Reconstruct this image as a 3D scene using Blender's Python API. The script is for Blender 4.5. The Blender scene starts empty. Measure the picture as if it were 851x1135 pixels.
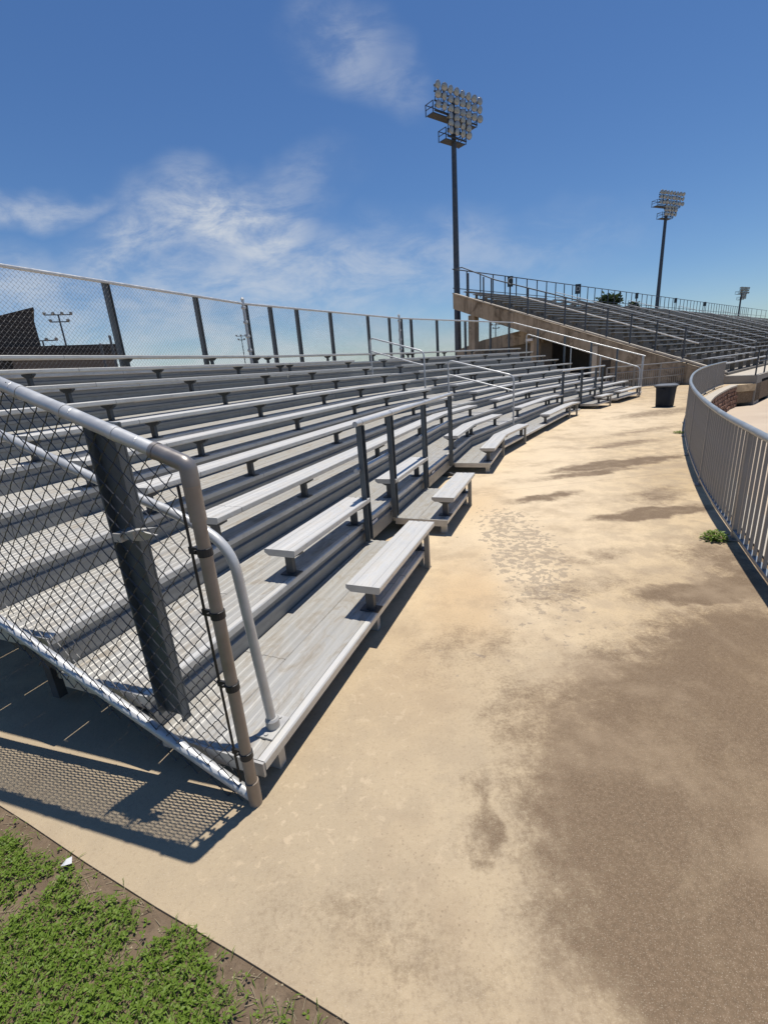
import bpy, math, random
import numpy as np
from mathutils import Vector, Matrix
random.seed(7)
SC = bpy.context.scene
COL = SC.collection
R = math.radians
def V(*a): return np.array(a, float)
ZU = V(0, 0, 1)

# ------------------------------------------------------------------ helpers
class MB:
    """collects shapes in world space; build() links them as ONE mesh object"""
    def __init__(s): s.v = []; s.f = []; s.uv = []; s.mi = []
    def add(s, vs, fs, uvs=None, mi=0):
        o = len(s.v); s.v += [tuple(map(float, p)) for p in vs]
        for k, f in enumerate(fs):
            s.f.append(tuple(i + o for i in f)); s.mi.append(mi)
            s.uv.append(uvs[k] if uvs else None)
        return s
    def box(s, c, ax, ay, az, mi=0):
        """centre c, half-extent vectors"""
        c, ax, ay, az = (np.array(q, float) for q in (c, ax, ay, az))
        vs = [c + i * ax + j * ay + k * az for k in (-1, 1) for j in (-1, 1) for i in (-1, 1)]
        fs = [(0, 2, 3, 1), (4, 5, 7, 6), (0, 1, 5, 4), (2, 6, 7, 3), (0, 4, 6, 2), (1, 3, 7, 5)]
        return s.add(vs, fs, None, mi)
    def tube(s, pts, r, n=10, cap=True, mi=0):
        pts = [np.array(p, float) for p in pts]; N = len(pts)
        rs = [r] * N if np.isscalar(r) else r
        vs = []; pr = None
        for i, p in enumerate(pts):
            d = pts[min(i + 1, N - 1)] - pts[max(i - 1, 0)]; d = d / (np.linalg.norm(d) + 1e-12)
            if pr is None:
                a = V(0, 0, 1) if abs(d[2]) < .9 else V(1, 0, 0)
            else: a = pr
            a = a - d * (a @ d); a /= np.linalg.norm(a); pr = a; b = np.cross(d, a)
            vs += [p + rs[i] * (math.cos(2 * math.pi * k / n) * a + math.sin(2 * math.pi * k / n) * b) for k in range(n)]
        fs = [(i * n + k, i * n + (k + 1) % n, (i + 1) * n + (k + 1) % n, (i + 1) * n + k) for i in range(N - 1) for k in range(n)]
        if cap: fs += [tuple(range(n))[::-1], tuple((N - 1) * n + k for k in range(n))]
        return s.add(vs, fs, None, mi)
    def lathe(s, c, prof, n=24, axis=None, mi=0):
        c = np.array(c, float); az = V(0, 0, 1) if axis is None else np.array(axis, float) / np.linalg.norm(axis)
        a = V(1, 0, 0) if abs(az[0]) < .9 else V(0, 1, 0)
        a = a - az * (a @ az); a /= np.linalg.norm(a); b = np.cross(az, a)
        vs = [c + az * z + r * (math.cos(2 * math.pi * k / n) * a + math.sin(2 * math.pi * k / n) * b) for r, z in prof for k in range(n)]
        fs = [(i * n + k, i * n + (k + 1) % n, (i + 1) * n + (k + 1) % n, (i + 1) * n + k) for i in range(len(prof) - 1) for k in range(n)]
        fs += [tuple(range(n))[::-1], tuple((len(prof) - 1) * n + k for k in range(n))]
        return s.add(vs, fs, None, mi)
    def prism(s, poly, ext, mi=0):
        """planar polygon (3D points) extruded by vector ext"""
        poly = [np.array(p, float) for p in poly]; n = len(poly); ext = np.array(ext, float)
        fs = [tuple(range(n))[::-1], tuple(range(n, 2 * n))] + [(i, (i + 1) % n, n + (i + 1) % n, n + i) for i in range(n)]
        return s.add(poly + [p + ext for p in poly], fs, None, mi)
    def build(s, name, mat, parent=None, loc=None, smooth=False, bevel=0):
        me = bpy.data.meshes.new(name)
        base = np.array(loc if loc is not None else (LOC.get(parent.name, (0, 0, 0)) if parent else (0, 0, 0)), float)
        v = np.array(s.v) - base
        me.from_pydata(v.tolist(), [], s.f)
        for m in (mat if isinstance(mat, (list, tuple)) else [mat]): me.materials.append(m)
        if any(s.mi): me.polygons.foreach_set('material_index', s.mi)
        if any(u is not None for u in s.uv):
            ul = me.uv_layers.new(name='UVMap')
            for p in me.polygons:
                u = s.uv[p.index]
                if u:
                    for li, q in zip(p.loop_indices, u): ul.data[li].uv = q
        me.update()
        import bmesh
        bm = bmesh.new(); bm.from_mesh(me); bmesh.ops.recalc_face_normals(bm, faces=bm.faces); bm.to_mesh(me); bm.free()
        if smooth:
            me.polygons.foreach_set('use_smooth', [True] * len(me.polygons))
            me.set_sharp_from_angle(angle=R(40))
        o = bpy.data.objects.new(name, me); COL.objects.link(o)
        if parent: o.parent = parent; LOC[o.name] = base
        else: o.location = base; LOC[o.name] = base
        if bevel:
            b = o.modifiers.new('bevel', 'BEVEL'); b.width = bevel; b.segments = 2; b.limit_method = 'ANGLE'
        return o
LOC = {}
def tag(o, label=None, cat=None, group=None, kind=None):
    if label: o['label'] = label
    if cat: o['category'] = cat
    if group: o['group'] = group
    if kind: o['kind'] = kind
    return o
def thing(name, label, cat, loc, group=None, rz=0):
    o = bpy.data.objects.new(name, None); o.empty_display_size = .2
    COL.objects.link(o); o.location = loc; o.rotation_euler.z = rz; LOC[o.name] = np.array(loc, float)
    return tag(o, label, cat, group)
def inst(src, name, parent, pos, rz=0):
    """another object sharing src's mesh (src mesh is local)"""
    o = bpy.data.objects.new(name, src.data if hasattr(src, 'data') else src); COL.objects.link(o)
    o.parent = parent; o.location = np.array(pos, float) - LOC[parent.name]; o.rotation_euler.z = rz
    return o
def copy_tree(o, parent=None):
    c = o.copy(); COL.objects.link(c); c.parent = parent
    for ch in o.children: copy_tree(ch, c)
    return c
def smoothpath(pts, r=.1, n=6):
    """round the corners of a polyline"""
    P = [np.array(p, float) for p in pts]; out = [P[0]]
    for a, b, c in zip(P, P[1:], P[2:]):
        d1 = a - b; d2 = c - b; l = min(r, np.linalg.norm(d1) * .49, np.linalg.norm(d2) * .49)
        p0 = b + d1 / np.linalg.norm(d1) * l; p2 = b + d2 / np.linalg.norm(d2) * l
        for k in range(n + 1):
            t = k / n; out.append((1 - t) ** 2 * p0 + 2 * t * (1 - t) * b + t * t * p2)
    return out + [P[-1]]

# ------------------------------------------------------------------ materials
class NT:
    def __init__(s, name):
        s.m = bpy.data.materials.new(name); s.m.use_nodes = True; s.t = s.m.node_tree
        s.b = s.t.nodes['Principled BSDF']
    def n(s, typ, **k):
        x = s.t.nodes.new(typ)
        for a, b in k.items(): setattr(x, a, b)
        return x
    def l(s, a, b): s.t.links.new(a, b)
    def coord(s, which='Object'): return s.n('ShaderNodeTexCoord').outputs[which]
    def noise(s, vec, scale, det=4, rough=.55, dist=0):
        x = s.n('ShaderNodeTexNoise'); x.inputs['Scale'].default_value = scale; x.inputs['Detail'].default_value = det
        x.inputs['Roughness'].default_value = rough; x.inputs['Distortion'].default_value = dist
        if vec is not None: s.l(vec, x.inputs['Vector'])
        return x.outputs['Fac']
    def ramp(s, fac, stops):
        x = s.n('ShaderNodeValToRGB'); e = x.color_ramp.elements
        while len(e) < len(stops): e.new(.5)
        for q, (p, c) in zip(e, stops): q.position = p; q.color = (*c, 1) if len(c) == 3 else c
        s.l(fac, x.inputs[0]); return x.outputs[0]
    def mapr(s, val, a, b, c=0, d=1, smooth=True):
        x = s.n('ShaderNodeMapRange')
        if smooth: x.interpolation_type = 'SMOOTHSTEP'
        for k, q in zip(('From Min', 'From Max', 'To Min', 'To Max'), (a, b, c, d)): x.inputs[k].default_value = q
        s.l(val, x.inputs['Value']); return x.outputs[0]
    def mix(s, fac, a, b, mode='MIX'):
        x = s.n('ShaderNodeMix', data_type='RGBA', blend_type=mode)
        for i, q in ((0, fac), (6, a), (7, b)):
            if isinstance(q, bpy.types.NodeSocket): s.l(q, x.inputs[i])
            elif i == 0: x.inputs[0].default_value = q
            else: x.inputs[i].default_value = (*q, 1)
        return x.outputs[2]
    def math(s, op, a, b=None):
        x = s.n('ShaderNodeMath', operation=op)
        for i, q in enumerate((a, b)):
            if q is None: continue
            if isinstance(q, bpy.types.NodeSocket): s.l(q, x.inputs[i])
            else: x.inputs[i].default_value = q
        return x.outputs[0]
    def scale(s, vec, sc):
        x = s.n('ShaderNodeVectorMath', operation='MULTIPLY'); s.l(vec, x.inputs[0]); x.inputs[1].default_value = sc
        return x.outputs[0]
    def bump(s, h, strength=.3, dist=.01):
        x = s.n('ShaderNodeBump'); x.inputs['Strength'].default_value = strength; x.inputs['Distance'].default_value = dist
        s.l(h, x.inputs['Height']); s.l(x.outputs[0], s.b.inputs['Normal'])
    def ellipses(s, vec, items, warp=None, warp_amt=.15):
        """max of soft ellipse masks: (cx, cy, rx, ry, rot_deg, soft, weight)"""
        out = None
        if warp is not None:
            a = s.n('ShaderNodeVectorMath', operation='SUBTRACT'); s.l(warp, a.inputs[0]); a.inputs[1].default_value = (.5, .5, .5)
            b = s.n('ShaderNodeVectorMath', operation='SCALE'); s.l(a.outputs[0], b.inputs[0]); b.inputs['Scale'].default_value = warp_amt
            c = s.n('ShaderNodeVectorMath', operation='ADD'); s.l(vec, c.inputs[0]); s.l(b.outputs[0], c.inputs[1]); vec = c.outputs[0]
        for cx, cy, rx, ry, rot, soft, wgt in items:
            a = s.n('ShaderNodeVectorMath', operation='SUBTRACT'); s.l(vec, a.inputs[0]); a.inputs[1].default_value = (cx, cy, 0)
            r = s.n('ShaderNodeVectorRotate', rotation_type='Z_AXIS'); s.l(a.outputs[0], r.inputs['Vector']); r.inputs['Angle'].default_value = R(-rot)
            b = s.scale(r.outputs[0], (1 / rx, 1 / ry, 0))
            le = s.n('ShaderNodeVectorMath', operation='LENGTH'); s.l(b, le.inputs[0])
            q = s.mapr(le.outputs['Value'], 1 - soft, 1 + soft, wgt, 0)
            out = q if out is None else s.math('MAXIMUM', out, q)
        return out
def setp(b, **k):
    for a, v in k.items(): b.inputs[a.replace('_', ' ')].default_value = v
def simple(name, c0, c1, scale=6, metallic=0, rough=.5, bump=0, det=5, coord='Object', roughvar=.1):
    n = NT(name); v = n.coord(coord); f = n.noise(v, scale, det)
    n.l(n.ramp(f, [(.3, c0), (.7, c1)]), n.b.inputs['Base Color'])
    setp(n.b, Metallic=metallic)
    n.l(n.mapr(f, .3, .7, rough - roughvar, rough + roughvar), n.b.inputs['Roughness'])
    if bump: n.bump(n.noise(v, scale * 8, 4), bump, .004)
    return n.m

def aluminium(name, ca, cb, dirt, dirt_amt, metallic=.45, rough=.42):
    """extruded aluminium plank: streaks along the plank (UV u), dirt between"""
    n = NT(name); uv = n.coord('UV')
    streak = n.noise(n.scale(uv, (.3, 9, 1)), 2.0, 3, .5)
    spots = n.noise(n.scale(uv, (1.6, 3.2, 1)), 2.6, 4, .7, 1.0)
    su = n.n('ShaderNodeSeparateXYZ'); n.l(uv, su.inputs[0]); sj = n.mapr(n.math('ABSOLUTE', n.math('SUBTRACT', n.math('MODULO', su.outputs[0], 3.7), 1.85)), .002, .005, .75, 0)
    base = n.mix(sj, n.mix(n.mapr(streak, .3, .7), ca, cb), (.05, .05, .05))
    d = n.math('MULTIPLY', n.mapr(spots, .42, .72), dirt_amt)
    col = n.mix(d, base, dirt)
    n.l(col, n.b.inputs['Base Color']); setp(n.b, Metallic=metallic)
    n.l(n.mapr(spots, .3, .7, rough - .08, rough + .14), n.b.inputs['Roughness'])
    n.bump(n.noise(n.scale(uv, (3, 60, 1)), 3, 2), .05, .001)
    return n.m
M = {}
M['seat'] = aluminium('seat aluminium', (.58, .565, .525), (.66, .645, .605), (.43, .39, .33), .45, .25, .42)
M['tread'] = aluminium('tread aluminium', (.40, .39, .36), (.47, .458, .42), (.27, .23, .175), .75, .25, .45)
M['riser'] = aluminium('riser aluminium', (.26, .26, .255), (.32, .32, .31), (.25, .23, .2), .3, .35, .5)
M['bracket'] = simple('dark galvanised bracket', (.07, .075, .08), (.11, .115, .12), 9, .4, .5)
M['channel'] = simple('slate painted steel channel', (.085, .1, .112), (.125, .142, .152), 14, .2, .45, .1)
M['pipe'] = simple('galvanised pipe', (.46, .465, .465), (.58, .585, .58), 12, .3, .38, .05)
M['oldpipe'] = simple('weathered tan pipe', (.26, .21, .165), (.36, .3, .245), 9, .25, .55, .15)
M['band'] = simple('black strap steel', (.02, .021, .023), (.04, .04, .043), 20, .3, .5)
M['wire'] = simple('dull wire', (.05, .05, .052), (.1, .1, .102), 30, .5, .4)
M['backwire'] = simple('galvanised wire', (.14, .14, .14), (.22, .22, .22), 30, .5, .45)
M['fascia'] = simple('plank end metal', (.42, .41, .39), (.52, .51, .48), 10, .3, .5, .05)
M['picket'] = simple('taupe painted steel', (.22, .217, .213), (.275, .27, .265), 5, .25, .5, .05)
M['pickettop'] = simple('grey painted rail', (.26, .285, .3), (.33, .355, .37), 6, .35, .42)
M['white'] = simple('white paper', (.62, .62, .64), (.7, .7, .7), 15, 0, .7)
M['can'] = simple('navy plastic', (.018, .025, .038), (.028, .036, .05), 5, 0, .6, .05)
M['can'].node_tree.nodes['Principled BSDF'].inputs['Specular IOR Level'].default_value = .15
M['lid'] = simple('grey plastic lid', (.12, .13, .14), (.17, .18, .19), 5, 0, .45, .05)
M['tower'] = simple('weathered tower steel', (.05, .06, .075), (.085, .095, .11), 4, .4, .5)
M['lampshell'] = simple('spun aluminium lamp shell', (.16, .16, .15), (.24, .24, .22), 8, .5, .45)
M['glass'] = simple('lamp lens', (.28, .295, .3), (.37, .385, .39), 20, .3, .25)
M['sign'] = simple('dark sign plate', (.012, .025, .035), (.02, .035, .045), 5, 0, .5)
M['letter'] = simple('pale sign letter', (.4, .42, .42), (.45, .47, .47), 5, 0, .6)
M['bark'] = simple('bark', (.09, .07, .05), (.14, .11, .085), 10, 0, .9, .4)
M['dark'] = simple('painted shade and pane', (.1, .09, .08), (.14, .125, .11), 3, 0, .9)  # dark base paints the shade under the stand; also a window pane
M['brown'] = simple('brown metal building', (.03, .024, .019), (.045, .036, .029), 2, 0, .7)
M['brownwall'] = simple('brown brick wall', (.16, .12, .09), (.2, .16, .12), 6, 0, .85)
def leafmat(name, a, b, c):
    n = NT(name); f = n.noise(n.coord('Object'), 9, 3); oi = n.noise(n.coord('Object'), 90, 1)
    col = n.mix(n.mapr(oi, .35, .65), n.ramp(f, [(.35, a), (.65, b)]), c)
    n.l(col, n.b.inputs['Base Color']); setp(n.b, Roughness=.5)
    n.b.inputs['Specular IOR Level'].default_value = .3
    tr = n.n('ShaderNodeBsdfTranslucent'); n.l(col, tr.inputs['Color'])
    mx = n.n('ShaderNodeMixShader'); mx.inputs[0].default_value = .3
    n.l(n.b.outputs[0], mx.inputs[1]); n.l(tr.outputs[0], mx.inputs[2])
    n.l(mx.outputs[0], n.t.nodes['Material Output'].inputs[0]); return n.m
M['grass'] = leafmat('clover and grass', (.085, .155, .012), (.135, .22, .022), (.19, .27, .045))
M['leaf'] = leafmat('tree leaf', (.03, .05, .018), (.05, .075, .028), (.06, .09, .03))

def concrete_walk():
    n = NT('sandy concrete walk'); v = n.coord('Object')
    warp = n.n('ShaderNodeTexNoise'); warp.inputs['Scale'].default_value = 2.2; warp.inputs['Detail'].default_value = 3.5; warp.inputs['Roughness'].default_value = .62
    n.l(v, warp.inputs['Vector'])
    big = n.noise(v, .55, 3, .6); mid = n.noise(v, 3.2, 4, .65); fine = n.noise(v, 60, 3, .7); grit = n.noise(v, 260, 1, .6)
    base = n.ramp(big, [(.3, (.46, .345, .205)), (.55, (.55, .425, .265)), (.75, (.60, .475, .31))])
    base = n.mix(n.math('MULTIPLY', n.mapr(mid, .43, .6), .7), base, (.36, .275, .18)); base = n.mix(n.math('MULTIPLY', n.mapr(warp.outputs['Fac'], .5, .68), .45), base, (.38, .30, .2))
    base = n.mix(n.ellipses(v, [(2.2, 7.6, 1.5, 4.6, -22, .6, .75), (.95, 3.6, .6, 1.2, -10, .7, .55), (6.5, 13.5, 2.5, 4, -35, .6, .7)], warp.outputs['Color'], .9), base, (.69, .56, .385))
    base = n.mix(n.ellipses(v, [(.55, 3.1, .28, .9, -15, .8, .5), (.1, 2.3, .3, .5, -10, .8, .45), (1.3, 6.0, .4, .8, -20, .8, .35), (.9, 1.9, .4, .3, 0, .9, .4)], warp.outputs['Color'], .6), base, (.5, .33, .165))
    # grey cement skin near the front left, not yet worn through, with pale peeled flecks
    skin = n.ellipses(v, [(-.55, 1.35, .95, .55, -25, .55, .75), (-.2, 2.1, .5, .9, 15, .6, .5), (-1.4, 1.7, 1.2, .5, -27, .5, .8), (.2, 1.5, 1.2, 1.3, 0, .7, .6)], warp.outputs['Color'], .7)
    base = n.mix(skin, base, (.37, .3, .205))
    fl = n.noise(v, 21, 4, .6, .5)
    flm = n.math('MULTIPLY', n.mapr(fl, .56, .66), n.ellipses(v, [(-.42, 1.52, .5, .32, 20, .7, .6), (-.1, 2.2, .35, .6, 0, .8, .45), (0, 1.2, .5, .35, 0, .8, .4)]))
    base = n.mix(flm, base, (.54, .43, .29))
    # flaking grey skin strip down the middle
    fz = n.n('ShaderNodeTexVoronoi'); fz.inputs['Scale'].default_value = 13; fz.feature = 'F1'; fz.inputs['Randomness'].default_value = 1
    wv = n.n('ShaderNodeVectorMath', operation='ADD'); n.l(v, wv.inputs[0])
    ws = n.n('ShaderNodeVectorMath', operation='SCALE'); n.l(warp.outputs['Color'], ws.inputs[0]); ws.inputs['Scale'].default_value = .12; n.l(ws.outputs[0], wv.inputs[1])
    n.l(wv.outputs[0], fz.inputs['Vector'])
    strip = n.ellipses(v, [(1.36, 4.25, .42, 1.5, -4, .5, .95), (1.1, 2.9, .4, .7, 10, .7, .6), (.75, 5.0, .3, .6, 10, .8, .5), (1.15, 5.9, .35, .6, 0, .8, .5), (.45, 2.45, .35, .2, 0, .8, .5)], warp.outputs['Color'], .5)
    chunk = n.noise(wv.outputs[0], 15, 4, .62)
    m2 = n.mapr(n.math('ADD', n.math('MULTIPLY', strip, .26), n.math('ADD', n.math('MULTIPLY', chunk, .8), n.math('MULTIPLY', n.mapr(fz.outputs['Distance'], 0, .6), -.06))), .575, .60)
    m2 = n.math('MULTIPLY', m2, n.mapr(strip, .02, .2))
    base = n.mix(n.math('MULTIPLY', m2, n.mapr(fine, .3, .7, .55, .85)), base, (.29, .235, .175))
    # damp / mildew staining, and a painted shadow near the bin
    st = n.ellipses(v, [(1.82, 1.05, 1.3, 1.4, 0, .42, 1.0), (2.3, 2.1, 1.0, .72, 20, .6, .9), (3.2, 3.2, .7, 1.0, -20, .6, .6), (1.25, 2.2, .5, .3, 20, .7, .5),
        (2.45, 3.1, .6, .18, 8, .6, .9), (3.0, 3.75, .5, .35, 30, .7, .5), (3.15, 4.95, .7, .2, 4, .6, .95), (3.55, 5.6, .5, .3, 40, .8, .5),
        (4.0, 7.5, 1.2, .26, 12, .6, .95), (3.3, 7.0, .8, .14, 10, .8, .75), (5.0, 9.2, .9, .2, 15, .8, .6), (2.2, 5.9, .5, .15, 15, .8, .75), (8.3, 13.6, 1.7, .6, 25, .6, .5), (6.2, 10.6, 1.4, .35, 20, .8, .4), (1.9, 3.9, .5, .15, 10, .9, .35),
        (.3, 1.45, .06, .18, -6, .9, .6), (.27, 1.27, .03, .04, 0, .8, .5), (.5, 2.6, .5, .3, 20, .9, .3), (-.1, 1.0, .5, .2, -20, .9, .28), (.75, 1.9, .35, .5, 0, .9, .42), (1.5, 3.3, .7, .2, 10, .9, .35)], warp.outputs['Color'], .5)
    edge = n.math('ADD', n.math('ADD', st, n.math('MULTIPLY', n.math('SUBTRACT', n.noise(v, 5, 5, .85), .5), 1.25)), n.math('MULTIPLY', n.math('SUBTRACT', fine, .5), .55))
    inner = n.mapr(n.noise(v, 2.1, 5, .72, .4), .3, .55, .8, 1); tide = n.math('MULTIPLY', n.mapr(st, .35, .6), n.mapr(st, .6, .95, 1, 0))
    inner = n.math('MINIMUM', n.math('ADD', inner, n.math('MULTIPLY', tide, .35)), 1.0)
    stm = n.math('MULTIPLY', n.math('MULTIPLY', n.mapr(edge, .06, .72), n.mapr(st, 0, .3)), inner)
    base = n.mix(n.math('MULTIPLY', stm, .93), base, n.ramp(fine, [(.35, (.115, .076, .044)), (.65, (.175, .12, .075))]))
    # aggregate speckle
    base = n.mix(n.math('MULTIPLY', n.mapr(fine, .5, .75), .35), base, (.24, .18, .125))
    base = n.mix(n.math('MULTIPLY', n.mapr(grit, .58, .72), .4), base, (.56, .48, .37))
    tone = n.noise(v, 1.35, 4, .7); base = n.mix(n.math('MULTIPLY', n.mapr(tone, .46, .68), .5), base, (.33, .25, .165))
    pit = n.n('ShaderNodeTexVoronoi'); pit.inputs['Scale'].default_value = 42; n.l(v, pit.inputs['Vector'])
    pm_ = n.math('MULTIPLY', n.mapr(pit.outputs['Distance'], .1, .22, 1, 0), n.mapr(tone, .42, .62, .15, .75))
    base = n.mix(n.math('MULTIPLY', pm_, .6), base, (.2, .145, .095))
    # saw joints across the walk and hairline cracks
    jv = n.n('ShaderNodeSeparateXYZ'); n.l(v, jv.inputs[0])
    along = n.math('ADD', n.math('MULTIPLY', jv.outputs[0], -.10), n.math('ADD', jv.outputs[1], n.math('MULTIPLY', n.math('SUBTRACT', warp.outputs['Fac'], .5), .06)))
    jd = n.math('ABSOLUTE', n.math('SUBTRACT', n.math('MODULO', n.math('ADD', along, 4.3), 7.0), 3.5))
    jm = n.math('MULTIPLY', n.mapr(jd, .004, .02, 1, 0), .22)
    base = n.mix(jm, base, (.16, .12, .085))
    n.l(base, n.b.inputs['Base Color'])
    n.l(n.mapr(fine, .3, .7, .75, .95), n.b.inputs['Roughness']); n.b.inputs['Specular IOR Level'].default_value = .25
    h = n.math('ADD', n.math('MULTIPLY', fine, .6), n.math('ADD', n.math('MULTIPLY', grit, .35), n.math('MULTIPLY', m2, .25)))
    n.bump(n.math('SUBTRACT', h, n.math('MULTIPLY', jm, 2)), .5, .006)
    return n.m
M['walk'] = concrete_walk()
def soil():
    n = NT('bare soil'); v = n.coord('Object'); f = n.noise(v, 12, 6, .65); g = n.noise(v, 70, 5, .7)
    c = n.ramp(f, [(.3, (.12, .082, .05)), (.6, (.2, .145, .095)), (.75, (.27, .205, .14))])
    n.l(n.mix(n.math('MULTIPLY', n.mapr(g, .5, .7), .5), c, (.07, .05, .035)), n.b.inputs['Base Color']); setp(n.b, Roughness=.95)
    n.bump(n.math('ADD', f, n.math('MULTIPLY', g, .5)), .9, .02); return n.m
M['soil'] = soil()
def stained_concrete():
    n = NT('stained concrete'); v = n.coord('Object')
    run = n.noise(n.scale(v, (1, 1, .12)), 2.6, 6, .65); f = n.noise(v, 1.4, 6, .6); g = n.noise(v, 20, 4)
    c = n.ramp(f, [(.3, (.29, .235, .17)), (.65, (.40, .33, .25))])
    c = n.mix(n.math('MULTIPLY', n.mapr(run, .46, .62), .5), c, (.085, .065, .045)); blot = n.noise(v, .8, 5, .7, .6); c = n.mix(n.math('MULTIPLY', n.mapr(blot, .5, .62), .7), c, (.1, .075, .05))
    c = n.mix(n.math('MULTIPLY', n.mapr(g, .5, .7), .2), c, (.34, .29, .22))
    n.l(c, n.b.inputs['Base Color']); setp(n.b, Roughness=.88); n.bump(g, .2, .01); return n.m
M['conc'] = stained_concrete()
M['conclight'] = simple('light concrete', (.42, .37, .3), (.52, .47, .39), 3, 0, .85, .1)
M['frontwall'] = simple('grey field wall', (.2, .19, .175), (.28, .265, .24), 2, 0, .9, .1)
M['deck'] = simple('stadium deck concrete', (.17, .155, .135), (.24, .22, .19), 2.5, 0, .9)
M['bench'] = simple('stadium bench metal', (.3, .3, .29), (.4, .395, .38), 3, .25, .5)
M['field'] = simple('pale field apron', (.44, .35, .26), (.52, .43, .33), .6, 0, .9)
M['turf'] = simple('rough ground', (.09, .1, .05), (.16, .15, .09), .4, 0, .95)
M['block'] = simple('split face block', (.16, .085, .055), (.27, .155, .105), 7, 0, .92, .6)

# ------------------------------------------------------------------ bleacher frames
H0 = .3944; HD = [H0, R(34.2), R(44.5)]
def frame(a): return V(math.sin(a), math.cos(a), 0), V(-math.cos(a), math.sin(a), 0)
FR = [frame(a) for a in HD]
LEN = [6.7, 6.0, 7.85]
K = [V(-.0663, 2.7364, 0)]
for k in range(2): K.append(K[-1] + FR[k][0] * LEN[k])
HALF = [0, (HD[1] - HD[0]) / 2, (HD[2] - HD[1]) / 2, 0]
DEP, RISE, SZ, DN, DZ = .6309, .2116, .4195, .0656, .2391
def W(k, s, n, z): return K[k] + FR[k][0] * s + FR[k][1] * n + ZU * z
def seat_n(i): return DEP * (i - 1)
def seat_z(i): return SZ + RISE * (i - 1)
def tread_z(i): return SZ - DZ + RISE * (i - 1)
def extrude(mb, k, s0, s1, prof, n0, z0, gap=.004, mi=0):
    """profile [(n,z)] swept along section k; s 'A'/'B' = mitred joint at the start / end"""
    def sv(s, n, end):
        if s == 'A': return -n * math.tan(HALF[k]) + gap
        if s == 'B': return LEN[k] + n * math.tan(HALF[k + 1]) - gap
        return s
    N = len(prof); vs = []
    for s in (s0, s1):
        for n, z in prof: vs.append(W(k, sv(s, n0 + n, 0), n0 + n, z0 + z))
    a = sv(s0, n0, 0); b = sv(s1, n0, 0)
    per = [0]
    for i in range(N): per.append(per[-1] + math.hypot(prof[(i + 1) % N][0] - prof[i][0], prof[(i + 1) % N][1] - prof[i][1]))
    off = k * 17.3 + n0 * 3.7 + z0 * 5.1
    fs = []; uv = []
    for i in range(N):
        j = (i + 1) % N; fs.append((i, j, N + j, N + i))
        uv.append([(a + off, per[i] + off), (a + off, per[i + 1] + off), (b + off, per[i + 1] + off), (b + off, per[i] + off)])
    for base, rev in ((0, True), (N, False)):
        f = [base + i for i in range(N)]; q = [(prof[i][0] + off, prof[i][1]) for i in range(N)]
        if rev: f = f[::-1]; q = q[::-1]
        fs.append(tuple(f)); uv.append(q)
    mb.add(vs, fs, uv, mi)
def ribbed(w, t, ribs, depth, lip, cham):
    """cross-section of an extruded plank with grooves; n from 0 to w, top at z=0"""
    top = [(0, -.006), (.005, 0)]
    for c, g in ribs:
        k = min(.007, g * .3); top += [(c - g / 2, 0), (c - g / 2 + k, -depth), (c + g / 2 - k, -depth), (c + g / 2, 0)]
    top += [(w - .005, 0), (w, -.006)]
    return top + [(w, -t * .5), (w - cham, -t), (.012, -t), (0, -t + .01)]
SEATP = ribbed(.25, .05, [(.055, .008), (.098, .03), (.152, .03), (.195, .008)], .0035, .02, .035)
FP1 = ribbed(.297, .045, [(.045, .03), (.108, .03), (.171, .03), (.234, .03)], .0035, .02, .006)
RISP = [(0, 0), (0, .028), (-.007, .033), (-.007, .045), (0, .05), (0, 1), (.02, 1), (.02, 0)]

SEATS = {0: {}, 1: {}, 2: {}}; TREADS = {0: {}, 1: {}, 2: {}}
for i in range(1, 11):
    n = seat_n(i)
    SEATS[0][i] = [(0, 'B')]; TREADS[0][i] = [(-1.25, 'B')]
    SEATS[1][i] = [('A', 1.5 + .11 * n), (2.9 + .15 * n, 'B')]; TREADS[1][i] = [('A', 'B')]
    SEATS[2][i] = [('A', 7.7)]; TREADS[2][i] = [('A', 7.72)]
SEATS[0][1] = [(0, 1.361), (2.17, 3.37), (5.17, 'B')]; SEATS[0][2] = [(0, 1.361), (2.1, 3.37), (5.21, 'B')]
TREADS[0][1] = [(-1.25, 1.4), (2.12, 3.42), (5.12, 'B')]
SEATS[1][1] = [('A', 1.5), (3.3, 'B')]; SEATS[1][10] = [('A', 'B')]
SEATS[2][1] = [('A', .6), (2.45, 3.6), (4.42, 7.0)]; SEATS[2][2] = [('A', .8), (2.4, 3.62), (4.4, 7.4)]
TREADS[2][1] = [('A', .82), (2.38, 3.64), (4.36, 7.3)]

def bracket_mesh():
    """T-shaped seat support, local: n -> -x? built along local y = n, z up from tread; heights baked"""
    mb = MB(); h = DZ - .05
    mb.box((0, .13, h / 2), (.02, 0, 0), (0, .03, 0), (0, 0, h / 2 - .001))
    mb.prism([V(-.022, .02, h), V(-.022, .235, h), V(-.022, .235, h - .018), V(-.022, .17, h - .05), V(-.022, .085, h - .05), V(-.022, .02, h - .018)], (.044, 0, 0))
    mb.box((0, .13, .004), (.045, 0, 0), (0, .07, 0), (0, 0, .004))
    return mb
BR = bracket_mesh()
def bracket_obj(name, parent, k, s, n0, z0, first={}):
    """local axes: x along s, y along n"""
    if 'me' not in first:
        me = bpy.data.meshes.new('seat_bracket'); me.from_pydata(BR.v, [], BR.f); me.materials.append(M['bracket']); first['me'] = me
    o = bpy.data.objects.new(name, first['me']); COL.objects.link(o); o.parent = parent
    p = W(k, s, n0, z0); o.location = p - LOC[parent.name]; o.rotation_euler.z = math.pi / 2 - HD[k]
    return o
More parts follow.
